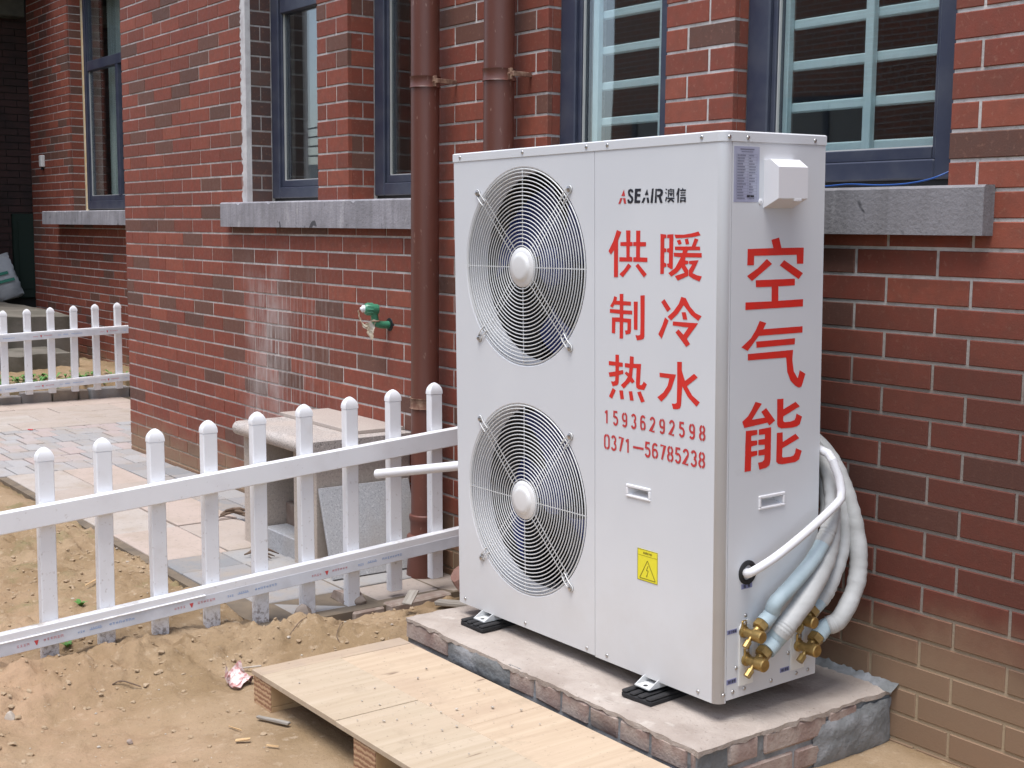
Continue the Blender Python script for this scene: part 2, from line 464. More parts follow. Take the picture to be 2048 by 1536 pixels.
def slab_top_mat():
    t = NT('plinth_screed')
    p = t.pos()
    c = t.mix(t.ramp(t.noise(p, 4.0, 6.0, 0.6), 0.32, 0.7), (0.47, 0.405, 0.355), (0.335, 0.275, 0.235))
    c = t.mix(t.ramp(t.noise(t.mapping(p, loc=(2, 6, 1)), 9.0, 5.0, 0.65), 0.55, 0.72, 0.0, 0.75), c, (0.62, 0.57, 0.51))
    c = t.mix(t.ramp(t.noise(t.mapping(p, (7, 22, 7), (4, 1, 1)), 1.0, 5.0, 0.6), 0.60, 0.74, 0.0, 0.6), c, (0.225, 0.185, 0.16))
    c = t.mix(t.ramp(t.noise(t.mapping(p, loc=(8, 8, 1)), 90.0, 3.0), 0.63, 0.74, 0.0, 0.55), c, (0.17, 0.14, 0.12))
    n = t.bump(t.noise(p, 22.0, 8.0, 0.7), 0.9, 0.010)
    t.principled(c, 0.9, 0.0, 0.2, t.bump(t.noise(p, 220.0, 3.0), 0.35, 0.0015, n))
    return t.m
M['screed'] = slab_top_mat()
M['plinth_brick'] = simple('plinth_brick', (0.29, 0.205, 0.175), 0.9, c2=(0.40, 0.325, 0.28), scale=16, detail=6, bump=0.6, bscale=110, bdist=0.004)
M['cement'] = simple('wet_cement', (0.175, 0.180, 0.18), 0.85, c2=(0.31, 0.315, 0.325), scale=9, detail=6, lo=0.4, hi=0.66, bump=0.6, bscale=45, bdist=0.008, world=True)
M['ply'] = wood_mat('plywood_pale', (0.51, 0.415, 0.31), (0.43, 0.34, 0.24), (0.47, 0.365, 0.265), 'y')
M['ply2'] = wood_mat('plywood_tan', (0.47, 0.355, 0.25), (0.55, 0.43, 0.31), (0.42, 0.305, 0.22), 'y')
M['plank'] = wood_mat('pallet_plank', (0.48, 0.37, 0.265), (0.40, 0.30, 0.22), (0.33, 0.265, 0.22), 'y')
def lam_mat():
    t = NT('laminated_block')
    v = t.obj()
    w = t.n('ShaderNodeTexWave', wave_type='BANDS', bands_direction='Z')
    w.inputs['Scale'].default_value = 22.0
    w.inputs['Distortion'].default_value = 4.0
    w.inputs['Detail'].default_value = 3.0
    w.inputs['Detail Scale'].default_value = 3.0
    t.l(v, w.inputs['Vector'])
    c = t.mix(t.ramp(w.outputs['Fac'], 0.2, 0.8), (0.30, 0.165, 0.10), (0.50, 0.33, 0.20))
    t.principled(c, 0.8, 0.0, 0.2, t.bump(w.outputs['Fac'], 0.35, 0.002))
    return t.m
M['lam'] = lam_mat()
M['block_side'] = simple('block_side', (0.56, 0.38, 0.21), 0.75, c2=(0.48, 0.30, 0.155), scale=9)
M['green'] = simple('green_ppr', (0.055, 0.245, 0.14), 0.35, spec=0.5)
M['poly'] = simple('torn_polythene', (0.62, 0.54, 0.42), 0.5, c2=(0.50, 0.40, 0.27), scale=30)
M['sack'] = simple('woven_sack', (0.55, 0.55, 0.54), 0.7, c2=(0.38, 0.38, 0.38), scale=5, bump=0.5, bscale=22, bdist=0.01)
M['sack_green'] = simple('sack_print_green', (0.05, 0.24, 0.16), 0.7)
M['foil'] = simple('wrapper_foil', (0.58, 0.45, 0.43), 0.4, c2=(0.45, 0.22, 0.21), scale=70, lo=0.48, hi=0.55, metal=0.2)
M['stick'] = simple('grey_wood', (0.33, 0.30, 0.26), 0.85, c2=(0.23, 0.20, 0.17), scale=4, stretch=(4, 60, 60))
M['chip'] = simple('wood_chip', (0.62, 0.42, 0.22), 0.8, c2=(0.48, 0.30, 0.15), scale=20)
M['leaf'] = simple('weed_leaf', (0.085, 0.22, 0.045), 0.6, c2=(0.12, 0.27, 0.07), scale=20)
M['dry_leaf'] = simple('dry_leaf', (0.17, 0.115, 0.08), 0.85, c2=(0.10, 0.07, 0.05), scale=30)
M['blue_wire'] = simple('blue_wire', (0.02, 0.09, 0.33), 0.4)
M['porch_brick_shade'] = simple('porch_brick_shade', (0.060, 0.030, 0.026), 0.9, c2=(0.035, 0.022, 0.02), scale=5)  # brick colour darkened to carry the porch's shade
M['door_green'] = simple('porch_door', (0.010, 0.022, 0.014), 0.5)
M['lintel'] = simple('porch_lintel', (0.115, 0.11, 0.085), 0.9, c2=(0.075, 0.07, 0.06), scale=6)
M['step'] = simple('porch_concrete', (0.185, 0.165, 0.138), 0.9, c2=(0.115, 0.105, 0.083), scale=4, detail=6, bump=0.5, bscale=40, bdist=0.006, world=True)
M['switch'] = simple('switch_plastic', (0.75, 0.74, 0.70), 0.4)
M['pale_wall'] = simple('pale_render', (0.52, 0.51, 0.49), 0.9, c2=(0.44, 0.43, 0.41), scale=0.6)
M['bark'] = simple('grey_bark', (0.15, 0.13, 0.11), 0.9, c2=(0.22, 0.20, 0.175), scale=8, bump=0.6, bscale=30)
def brickwall_tex():
    t = NT('brick_across_the_yard')
    b = t.n('ShaderNodeTexBrick')
    p = t.pos()
    v = t.n('ShaderNodeCombineXYZ')
    x, y, z = t.xyz(p)
    t.l(x, v.inputs[0]); t.l(z, v.inputs[1])
    t.l(v.outputs[0], b.inputs['Vector'])
    b.inputs['Scale'].default_value = 1.0
    b.inputs['Brick Width'].default_value = 0.25
    b.inputs['Row Height'].default_value = 0.0712
    b.inputs['Mortar Size'].default_value = 0.006
    b.inputs['Color1'].default_value = (0.34, 0.14, 0.095, 1)
    b.inputs['Color2'].default_value = (0.26, 0.13, 0.095, 1)
    b.inputs['Mortar'].default_value = (0.42, 0.40, 0.37, 1)
    t.principled(b.outputs['Color'], 0.8, 0.0, 0.2)
    return t.m
M['yard_brick'] = brickwall_tex()

# ------------------------------------------------------------------ mesh helpers
class MB:
    def __init__(s):
        s.v, s.f, s.mi = [], [], []
        s.cur = 0
    def add(s, verts, faces):
        o = len(s.v)
        s.v.extend([tuple(p) for p in verts])
        s.f.extend([tuple(o + i for i in q) for q in faces])
        s.mi.extend([s.cur] * len(faces))
        return s
    def box(s, x0, x1, y0, y1, z0, z1, b=0.0):
        if b <= 0:
            return s.add([(x0, y0, z0), (x1, y0, z0), (x1, y1, z0), (x0, y1, z0),
                          (x0, y0, z1), (x1, y0, z1), (x1, y1, z1), (x0, y1, z1)],
                         [(0, 3, 2, 1), (4, 5, 6, 7), (0, 1, 5, 4), (1, 2, 6, 5), (2, 3, 7, 6), (3, 0, 4, 7)])
        b = min(b, (x1 - x0) * .45, (y1 - y0) * .45, (z1 - z0) * .45)
        V, F, idx = [], [], {}
        for i, X in ((0, x0), (1, x1)):
            for j, Y in ((0, y0), (1, y1)):
                for k, Z in ((0, z0), (1, z1)):
                    dx, dy, dz = (b if i == 0 else -b), (b if j == 0 else -b), (b if k == 0 else -b)
                    idx[i, j, k] = (len(V), len(V) + 1, len(V) + 2)
                    V += [(X, Y + dy, Z + dz), (X + dx, Y, Z + dz), (X + dx, Y + dy, Z)]
        for i in (0, 1):
            F.append([idx[i, j, k][0] for j, k in ((0, 0), (1, 0), (1, 1), (0, 1))])
            F.append([idx[j, i, k][1] for j, k in ((0, 0), (1, 0), (1, 1), (0, 1))])
            F.append([idx[j, k, i][2] for j, k in ((0, 0), (1, 0), (1, 1), (0, 1))])
        for a in (0, 1):
            for c in (0, 1):
                F.append([idx[0, a, c][1], idx[1, a, c][1], idx[1, a, c][2], idx[0, a, c][2]])
                F.append([idx[a, 0, c][0], idx[a, 1, c][0], idx[a, 1, c][2], idx[a, 0, c][2]])
                F.append([idx[a, c, 0][0], idx[a, c, 1][0], idx[a, c, 1][1], idx[a, c, 0][1]])
        for q in idx.values():
            F.append(list(q))
        return s.add(V, F)
    def prism(s, pts, d):
        """pts: list of 3D points (planar polygon), d: extrusion vector"""
        n = len(pts)
        d = Vector(d)
        V = [Vector(p) for p in pts] + [Vector(p) + d for p in pts]
        F = [tuple(range(n)), tuple(range(2 * n - 1, n - 1, -1))]
        F += [(i, i + n, (i + 1) % n + n, (i + 1) % n) for i in range(n)]
        return s.add(V, F)
    def poly(s, pts):
        return s.add(pts, [tuple(range(len(pts)))])
    def cyl(s, p0, p1, r0, r1=None, seg=16, cap=True):
        r1 = r0 if r1 is None else r1
        p0, p1 = Vector(p0), Vector(p1)
        q = (p1 - p0).to_track_quat('Z', 'Y')
        V = []
        for p, r in ((p0, r0), (p1, r1)):
            for i in range(seg):
                a = 2 * math.pi * i / seg
                V.append(p + q @ Vector((r * math.cos(a), r * math.sin(a), 0)))
        F = [(i, (i + 1) % seg, (i + 1) % seg + seg, i + seg) for i in range(seg)]
        if cap:
            F += [tuple(range(seg - 1, -1, -1)), tuple(range(seg, 2 * seg))]
        return s.add(V, F)
    def lathe(s, prof, origin, axis, seg=24, cap=True):
        """prof: (r, h) pairs along axis"""
        o = Vector(origin)
        q = Vector(axis).to_track_quat('Z', 'Y')
        V, F = [], []
        for r, h in prof:
            for i in range(seg):
                a = 2 * math.pi * i / seg
                V.append(o + q @ Vector((r * math.cos(a), r * math.sin(a), h)))
        for k in range(len(prof) - 1):
            for i in range(seg):
                a, b = k * seg + i, k * seg + (i + 1) % seg
                F.append((a, b, b + seg, a + seg))
        if cap:
            F += [tuple(range(seg - 1, -1, -1)), tuple(range((len(prof) - 1) * seg, len(prof) * seg))]
        return s.add(V, F)
    def tube(s, path, r, seg=10, closed=False, cap=True):
        P = [Vector(p) for p in path]
        n = len(P)
        rr = r if isinstance(r, (list, tuple)) else [r] * n
        V, F = [], []
        up = None
        for i in range(n):
            if closed:
                t = (P[(i + 1) % n] - P[i - 1]).normalized()
            else:
                t = (P[min(i + 1, n - 1)] - P[max(i - 1, 0)]).normalized()
            if up is None:
                up = t.orthogonal().normalized()
            up = (up - t * up.dot(t)).normalized()
            w = t.cross(up)
            for k in range(seg):
                a = 2 * math.pi * k / seg
                V.append(P[i] + (up * math.cos(a) + w * math.sin(a)) * rr[i])
        for i in range(n if closed else n - 1):
            j = (i + 1) % n
            for k in range(seg):
                F.append((i * seg + k, i * seg + (k + 1) % seg, j * seg + (k + 1) % seg, j * seg + k))
        if cap and not closed:
            F += [tuple(range(seg - 1, -1, -1)), tuple(range((n - 1) * seg, n * seg))]
        return s.add(V, F)
    def build(s, name, mat, parent=None, smooth=None, recalc=True, mods=None):
        me = bpy.data.meshes.new(name)
        me.from_pydata(s.v, [], s.f)
        mats = mat if isinstance(mat, (list, tuple)) else [mat]
        for q in mats:
            me.materials.append(q)
        if len(mats) > 1:
            me.polygons.foreach_set('material_index', s.mi)
        if recalc:
            bm = bmesh.new()
            bm.from_mesh(me)
            bmesh.ops.recalc_face_normals(bm, faces=bm.faces)
            bm.to_mesh(me)
            bm.free()
        if smooth:
            me.shade_smooth()
            me.set_sharp_from_angle(angle=R(smooth))
        me.update()
        o = bpy.data.objects.new(name, me)
        col.objects.link(o)
        if parent is not None:
            o.parent = parent
        return o

def link(name, me, parent=None, loc=None, rot=None):
    o = bpy.data.objects.new(name, me)
    col.objects.link(o)
    if parent is not None:
        o.parent = parent
    if loc is not None:
        o.location = loc
    if rot is not None:
        o.rotation_euler = rot
    return o
def tag(o, label=None, cat=None, group=None, kind=None):
    if label: o['label'] = label
    if cat: o['category'] = cat
    if group: o['group'] = group
    if kind: o['kind'] = kind
    return o
def empty(name, loc=(0, 0, 0), rot=(0, 0, 0)):
    o = bpy.data.objects.new(name, None)
    o.empty_display_size = 0.1
    col.objects.link(o)
    o.location = loc
    o.rotation_euler = rot
    return o
def bez(pts, n=8):
    """Catmull-Rom through points"""
    P = [Vector(p) for p in pts]
    P = [2 * P[0] - P[1]] + P + [2 * P[-1] - P[-2]]
    out = []
    for i in range(1, len(P) - 2):
        for k in range(n):
            t = k / n
            a, b, c, d = P[i - 1], P[i], P[i + 1], P[i + 2]
            out.append(0.5 * ((2 * b) + (c - a) * t + (2 * a - 5 * b + 4 * c - d) * t * t + (3 * b - a - 3 * c + d) * t ** 3))
    out.append(P[-2])
    return out
def project(p):
    d = Vector(p) - CAM
    z = d.dot(CF)
    if z < 0.05:
        return None
    k = 45.68 / 36.0 * 2048
    return 1024 + k * d.dot(CR) / z, 768 - k * d.dot(CU) / z

# value noise in numpy for the earth
_rng = np.random.default_rng(3)
_tab = _rng.random((256, 256))
def vnoise(x, y):
    xi, yi = np.floor(x).astype(int), np.floor(y).astype(int)
    fx, fy = x - xi, y - yi
    fx, fy = fx * fx * (3 - 2 * fx), fy * fy * (3 - 2 * fy)
    g = lambda a, b: _tab[a % 256, b % 256]
    return (g(xi, yi) * (1 - fx) + g(xi + 1, yi) * fx) * (1 - fy) + (g(xi, yi + 1) * (1 - fx) + g(xi + 1, yi + 1) * fx) * fy
def fbm(x, y, f, octv=4, gain=0.5):
    s, a, t = 0.0, 1.0, 0.0
    for i in range(octv):
        s = s + a * (vnoise(x * f + 17.3 * i, y * f + 9.1 * i) - 0.5)
        t += a
        f *= 2.03
        a *= gain
    return s / t
def sstep(x, a, b):
    t = np.clip((x - a) / (b - a), 0, 1)
    return t * t * (3 - 2 * t)
# ------------------------------------------------------------------ big ground sheet
g = MB()
g.box(-300, 300, -300, 300, -1.2, -0.10)
tag(g.build('ground', M['ground']), kind='structure')

# ------------------------------------------------------------------ main brick house
ROW0, PITCH, JT = 1.30095, 0.0712121, 0.0086
BH = PITCH - JT
WX0, WX1, WZ1 = -5.568, 3.5, 7.4
SILL0, SILL1, HEAD = 1.335, 1.456, 2.96
OPEN = [(-3.880, -3.165, 0.130), (-2.893, -2.273, 0.130), (-1.520, -0.939, 0.054), (-0.655, 0.075, 0.054)]

house = empty('brick_house', (0, 0, 0))
tag(house, 'long red brick house wall with dark blue windows and grey sills behind the heat pump', 'house')

core = MB()
xs = WX0 + 0.004
YF, YB = 0.0036, 0.26
for a, b, d in OPEN:
    core.box(xs, a - .003, YF, YB, SILL1, HEAD)
    xs = b + .003
core.box(xs, WX1, YF, YB, SILL1, HEAD)
core.box(WX0 + 0.004, WX1, YF, YB, -0.3, SILL1)
core.box(WX0 + 0.004, WX1, YF, YB, HEAD, WZ1)
core.box(WX0 + 0.004, WX1 + 4, YB, 8.0, WZ1 - .2, WZ1)
core.build('mortar_core', M['mortar'], house)
room = MB()
room.box(WX0 + 0.1, WX1, 3.2, 3.3, -0.2, 3.3)
room.box(WX0 + 0.1, WX1, YB, 3.2, 0.1, 0.2)
room.box(WX0 + 0.1, WX1, YB, 3.2, 3.1, 3.2)
room.box(WX0 + 0.1, WX0 + 0.2, YB, 3.2, 0.2, 3.1)
room.box(WX1 - 0.1, WX1, YB, 3.2, 0.2, 3.1)
for xw in (-4.3, -2.0):
    room.box(xw, xw + 0.1, YB, 3.2, 0.2, 3.1)
room.build('room_wall', M['dark_room'], house)

_bm_cache = {}
def brick_mesh(L, D, mat, h=BH):
    key = (round(L, 3), round(D, 3), mat.name, round(h, 3))
    if key not in _bm_cache:
        L, D = key[0], key[1]
        b = 0.0022
        V = [(b, 0, b), (L - b, 0, b), (L - b, 0, h - b), (b, 0, h - b),
             (0, b, 0), (L, b, 0), (L, b, h), (0, b, h),
             (0, D, 0), (L, D, 0), (L, D, h), (0, D, h)]
        F = [(0, 1, 2, 3), (0, 4, 5, 1), (1, 5, 6, 2), (2, 6, 7, 3), (3, 7, 4, 0),
             (4, 8, 9, 5), (5, 9, 10, 6), (6, 10, 11, 7), (7, 11, 8, 4)]
        me = bpy.data.meshes.new('brick')
        me.from_pydata(V, [], F)
        me.materials.append(mat)
        _bm_cache[key] = me
    return _bm_cache[key]

def rows_for(z0, z1):
    return [n for n in range(-20, 60) if ROW0 + n * PITCH + BH > z0 and ROW0 + n * PITCH < z1]

pieces = []          # (x, y, z, length, rotz, dark)
def lay(n, x0, x1, y=0.0, joints=None):
    z = ROW0 + n * PITCH + JT * 0.5
    cuts = [x0] + [j for j in joints if x0 + 0.035 < j < x1 - 0.035] + [x1]
    for a, b in zip(cuts, cuts[1:]):
        l0 = a + (JT * 0.5 if a > x0 else 0)
        l1 = b - (JT * 0.5 if b < x1 else 0)
        pieces.append((l0, y, z, l1 - l0, 0.0, False))
for n in rows_for(-0.02, 3.1):
    even = n % 2 == 0
    J = [(-5.568 + 0.2488 * k) for k in range(1, 31)] if even else [(-5.4545 + 0.2505 * k) for k in range(0, 31)]
    zc = ROW0 + (n + 0.5) * PITCH
    if zc < SILL0 + 0.03 or zc > HEAD:
        lay(n, WX0, WX1, joints=J)
    else:
        lay(n, WX0, OPEN[0][0], joints=J)
        lay(n, OPEN[0][1], OPEN[1][0], joints=[-2.993] if even else [-3.082])
        lay(n, OPEN[1][1], OPEN[2][0], joints=J)
        lay(n, OPEN[2][1], OPEN[3][0], joints=[-0.8457] if even else [-0.7567])
        lay(n, OPEN[3][1], WX1, joints=J)
        if zc > SILL1 - 0.01:
            zb = ROW0 + n * PITCH + JT * 0.5
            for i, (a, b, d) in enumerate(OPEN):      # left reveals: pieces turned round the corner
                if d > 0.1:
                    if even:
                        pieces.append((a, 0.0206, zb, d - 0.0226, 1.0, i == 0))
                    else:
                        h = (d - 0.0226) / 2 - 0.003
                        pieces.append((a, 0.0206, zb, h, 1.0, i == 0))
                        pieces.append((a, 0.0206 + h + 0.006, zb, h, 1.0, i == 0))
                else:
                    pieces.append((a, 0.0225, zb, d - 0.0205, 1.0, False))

def covered(px, py):          # behind the heat pump or outside the frame
    if not (-10 < px < 2058 and -10 < py < 1546):
        return True
    return 918 < px < 1640 and py > 305 and py < 1250
def place_bricks(parent, pieces, limit, mat, mat_mass, mat_dark, jitter=0.0012):
    scored = []
    for i, (x, y, z, L, rz, dk) in enumerate(pieces):
        c = (x, y + L / 2, z + BH / 2) if rz else (x + L / 2, y, z + BH / 2)
        p = project(c)
        vis = p is not None and not covered(*p)
        e = project((x, y + L, z)) if rz else project((x + L, y, z))
        s = project((x, y, z))
        w = abs(e[0] - s[0]) if (e and s) else 0
        scored.append((w * (1 if vis else 0.0001), i))
    scored.sort(reverse=True)
    chosen = set(i for w, i in scored[:limit] if w > 0.5)
    mass = MB()
    rnd = random.Random(11)
    for i, (x, y, z, L, rz, dk) in enumerate(pieces):
        j = rnd.uniform(-jitter, jitter)
        if i in chosen:
            D = 0.02 if rz == 0 else 0.018
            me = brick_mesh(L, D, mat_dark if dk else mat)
            o = link('brick', me, parent)
            if rz:
                o.location = (x + 0.0002 + j * .1, y, z)
                o.rotation_euler = (0, 0, math.pi / 2)
            else:
                o.location = (x, y + j, z + rnd.uniform(-.0006, .0006))
        else:
            b = 0.002
            h = BH
            if rz:
                mass.cur = 1 if dk else 0
                mass.box(x - 0.018, x + 0.0002, y, y + L, z, z + h)
            else:
                mass.cur = 0
                Y = y + j
                mass.add([(x + b, Y, z + b), (x + L - b, Y, z + b), (x + L - b, Y, z + h - b), (x + b, Y, z + h - b),
                          (x, Y + b, z), (x + L, Y + b, z), (x + L, Y + b, z + h), (x, Y + b, z + h),
                          (x, Y + .02, z), (x + L, Y + .02, z), (x + L, Y + .02, z + h), (x, Y + .02, z + h)],
                         [(0, 1, 2, 3), (0, 4, 5, 1), (1, 5, 6, 2), (2, 6, 7, 3), (3, 7, 4, 0),
                          (4, 8, 9, 5), (5, 9, 10, 6), (6, 10, 11, 7), (7, 11, 8, 4)])
    if mass.f:
        o = mass.build('brickwork', [mat_mass, mat_dark], parent, recalc=False)
        tag(o, kind='stuff')
place_bricks(house, pieces, 300, M['brick'], M['brick_mass'], M['brick_dark'])

# plaster smeared down the corner left of the far window
pl = MB()
rs = random.Random(5)
N = 110
zs = [SILL1 + (HEAD - SILL1) * i / N for i in range(N + 1)]
for i in range(N):
    a0 = -3.925 - 0.020 * rs.random() ** 2
    a1 = -3.925 - 0.020 * rs.random() ** 2
    if i: a0 = last
    last = a1
    pl.add([(a0, -0.0035, zs[i]), (-3.879, -0.0045, zs[i]), (-3.879, -0.0045, zs[i + 1]), (a1, -0.0035, zs[i + 1]),
            (-3.8775, 0.022, zs[i]), (-3.8775, 0.022, zs[i + 1]), (a0 - .004, 0.003, zs[i]), (a1 - .004, 0.003, zs[i + 1])],
           [(0, 1, 2, 3), (1, 4, 5, 2), (6, 0, 3, 7)])
pl.build('plaster_strip', M['plaster'], house)

def window(parent, a, b, d, z0, z1, y0=0.0, transom=None, beads=True, fw=0.078, mull=None, low=0.082, name='window'):
    """metal frame in the opening a..b, set d back; sub-parts are pane, bead, bars"""
    fr = MB()
    Y = y0 + d
    zb = z0 + 0.019
    B = 0.004
    fr.box(a, a + fw, Y, Y + 0.07, zb, z1, B)
    fr.box(b - fw, b, Y, Y + 0.07, zb, z1, B)
    fr.box(a + fw + .0005, b - fw - .0005, Y + .001, Y + 0.07, zb, zb + low * .62, B)
    fr.box(a + fw + .0005, b - fw - .0005, Y + .001, Y + 0.07, z1 - fw, z1, B)
    # inner step of the frame, set back
    fr.box(a + fw + .0005, a + fw + .016, Y + .014, Y + 0.06, zb + low * .62, z1 - fw, .002)
    fr.box(b - fw - .016, b - fw - .0005, Y + .014, Y + 0.06, zb + low * .62, z1 - fw, .002)
    fr.box(a + fw + .0165, b - fw - .0165, Y + .012, Y + 0.06, zb + low * .62 + .0005, zb + low, .002)
    if transom:
        fr.box(a + fw + .017, b - fw - .017, Y + .003, Y + 0.066, transom, transom + 0.085, B)
    if mull:
        fr.box(mull, mull + 0.06, Y + .004, Y + 0.066, zb + low, transom if transom else z1 - fw, B)
    w = fr.build(name, M['frame'], parent, smooth=30)
    s = MB()
    s.box(a + .004, b - .004, Y + .012, Y + .06, z0 - .002, zb)
    s.build('black_fill', M['black_fill'], w)  # black strip painted in for the shadow gap under the frame
    x0, x1 = a + fw + .0165, b - fw - .0165
    zlo = zb + low
    ztop = z1 - fw
    spans = [(zlo, transom), (transom + 0.085, ztop)] if transom else [(zlo, ztop)]
    for k, (q0, q1) in enumerate(spans):
        p = MB()
        p.box(x0, x1, Y + .032, Y + .038, q0, q1)
        p.build('pane', M['glass'], w)
    bd = MB()
    bd.box(x0, x1, Y + .022, Y + .031, zlo - .0015, zlo + .004)
    bd.box(x0, x0 + .003, Y + .022, Y + .031, zlo, spans[0][1])
    bd.build('glazing_bead', M['bead_edge'], w)
    return w, x0, x1, Y, zlo

def bars(w, x0, x1, yb, z0, z1, verticals, horizontals, r=0.014):
    for vx in verticals:
        m_ = MB()
        m_.box(vx - r * .95, vx + r * .95, yb - .022, yb + .0, z0, z1, .002)
        m_.build('grille_upright', M['bars'], w, smooth=30)
    for hz in horizontals:
        m_ = MB()
        m_.box(x0, x1, yb + .001, yb + .022, hz - r, hz + r, .004)
        m_.build('grille_rail', M['bars'], w, smooth=30)
Z0 = SILL1
w3 = window(house, *OPEN[0][:2], OPEN[0][2], Z0, HEAD, transom=2.350, low=.085)[0]
w4 = window(house, *OPEN[1][:2], OPEN[1][2], Z0, HEAD, low=.085)[0]
w2, *_ = window(house, *OPEN[2][:2], OPEN[2][2], Z0, HEAD, fw=.080)
bars(w2, -1.43, -1.02, 0.125, 1.50, 2.9, [-1.392, -1.068], [1.583, 1.700, 1.817, 1.934, 2.051, 2.168])
w1, *_ = window(house, *OPEN[3][:2], OPEN[3][2], Z0, HEAD, fw=.082)
bars(w1, -0.57, -0.01, 0.125, 1.50, 2.9, [-0.555, -0.262], [1.573, 1.690, 1.807, 1.922, 2.038, 2.155])
cu = MB()
for (a, b, x0) in ((-3.66, -3.30, 0), (-2.72, -2.36, 1)):
    pts = []
    for i in range(28):
        x = a + (b - a) * i / 27
        pts.append((x, 0.30 + 0.018 * math.sin(i * 1.5)))
    o = len(cu.v)
    cu.v += [(x, y, 1.35) for x, y in pts] + [(x, y, 2.95) for x, y in pts]
    n = len(pts)
    q = [(o + i, o + i + 1, o + n + i + 1, o + n + i) for i in range(n - 1)]
    cu.f += q
    cu.mi += [0] * len(q)
cu.build('curtain', M['curtain'], house, smooth=60, recalc=False)

def sill(parent, x0, x1, y0, proj=0.043, z0=SILL0, z1=SILL1 - 0.001, depth=0.05):
    b = MB()
    rs = random.Random(int(abs(x0) * 100))
    n = 90
    # top edge slightly chipped
    for i in range(n):
        a = x0 + (x1 - x0) * i / n
        c = x0 + (x1 - x0) * (i + 1) / n
        if i == 0: e0 = rs.uniform(0, .001)
        e1 = rs.uniform(0, .0012) + (0.008 if rs.random() < .05 else 0)
        yA = y0 - proj
        b.add([(a, yA, z0), (c, yA, z0), (c, yA, z1 - .006 - e1), (a, yA, z1 - .006 - e0),
               (a, yA + .006 + e0, z1), (c, yA + .006 + e1, z1), (a, y0 + depth, z1 + .001), (c, y0 + depth, z1 + .001),
               (a, y0 + depth, z0), (c, y0 + depth, z0)],
              [(0, 1, 2, 3), (3, 2, 5, 4), (4, 5, 7, 6), (8, 9, 1, 0)] + ([(0, 3, 4, 6, 8)] if i == 0 else []) + ([(1, 9, 7, 5, 2)] if i == n - 1 else []))
        e0 = e1
    return b.build('window_sill', M['sill'], parent)
sill(house, -4.115, -2.232, 0.0, depth=0.125)
sill(house, -1.70, 0.207, 0.0, depth=0.06)
# dabs of cement left on the left sill
# ------------------------------------------------------------------ recessed wing on the left with its dark porch
FY = 1.136
wing = empty('brick_house', (0, FY, 0))
tag(wing, 'shaded brick wing set back beyond the wall corner, with a dark porch opening', 'house')
FX0, FX1 = -11.25, -6.6
FO = (-10.045, -8.36)
c = MB()
c.box(FX0 + .004, FO[0] - .003, .0036, .3, SILL1, 3.45)
c.box(FO[1] + .003, FX1, .0036, .3, SILL1, 3.45)
c.box(FX0 + .004, FX1, .0036, .3, -.3, SILL1)
c.box(FX0 + .004, FX1, .0036, .3, 3.45, 5.2)
c.build('mortar_core', M['mortar'], wing)
pieces = []
for n in rows_for(-0.02, 4.0):
    even = n % 2 == 0
    J = [FX0 + 0.25 * k + (0.0 if even else 0.125) for k in range(0, 24)]
    zc = ROW0 + (n + 0.5) * PITCH
    if zc < SILL0 + .03 or zc > 3.45:
        lay(n, FX0, FX1, joints=J)
    else:
        lay(n, FX0, FO[0], joints=J)
        lay(n, FO[1], FX1, joints=J)
        if zc > SILL1 - .01:
            zb = ROW0 + n * PITCH + JT * .5
            pieces.append((FO[0], 0.022, zb, .105, 1.0, False))
_cov = covered
def covered(px, py):
    return not (55 < px < 262 and -10 < py < 800)
# scoring uses world space, so shift by the wing's own offset
_proj = project
def project(p):
    return _proj((p[0], p[1] + FY, p[2]))
place_bricks(wing, pieces, 300, M['brick_far'], M['brick_far_mass'], M['brick_dark'])
project = _proj
covered = _cov
wf, *_ = window(wing, FO[0] + .045, FO[1], .13, Z0, 3.45, transom=2.71, fw=.055, low=.12, mull=-9.21)
f_ = MB()
f_.box(FO[0], FO[0] + .044, .128, .20, Z0, 3.45, .004)
f_.build('foam_strip', M['foam'], wing)
sill(wing, -10.42, -8.1, 0.0, proj=.16, depth=.125)
r_ = MB()
r_.box(FO[0] - .3, FO[1] + .3, 2.4, 2.5, .3, 3.6)
r_.box(FO[0] - .3, FO[1] + .3, .3, 2.4, .3, .4)
r_.box(FO[0] - .3, FO[1] + .3, .3, 2.4, 3.5, 3.6)
r_.build('room_wall', M['dark_room'], wing)
cu = MB()
pts = [(-9.95 + 0.92 * i / 30, 0.34 + .03 * math.sin(i * 1.3)) for i in range(31)]
cu.v = [(x, y, 1.4) for x, y in pts] + [(x, y, 3.4) for x, y in pts]
cu.f = [(i, i + 1, 31 + i + 1, 31 + i) for i in range(30)]
cu.mi = [0] * 30
cu.build('curtain', M['curtain'], wing, smooth=60, recalc=False)
# porch: roof, back wall, unseen near side wall added for shade, lintel, door leaf
p_ = MB()
p_.box(-12.3, -11.92, -2.6, 1.9, -.2, 5.2)
p_.box(-11.92, FX0 - .002, 1.2, 1.9, -.2, 5.2)
p_.box(-11.92, FX0 - .002, -2.6, 1.2, 3.74, 3.9)
p_.box(FX0 - .002, -10.4, -2.6, -.002, 3.74, 3.9)
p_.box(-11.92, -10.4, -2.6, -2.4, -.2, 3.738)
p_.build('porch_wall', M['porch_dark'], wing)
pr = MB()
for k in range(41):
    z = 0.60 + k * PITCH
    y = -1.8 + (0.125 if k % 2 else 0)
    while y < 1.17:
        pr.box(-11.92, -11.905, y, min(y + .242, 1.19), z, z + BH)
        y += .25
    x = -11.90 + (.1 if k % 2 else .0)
tag(pr.build('brickwork', M['porch_brick_shade'], wing, recalc=False), kind='stuff')
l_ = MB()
l_.box(-11.904, -11.70, -2.39, .12, 3.40, 3.60, .01)
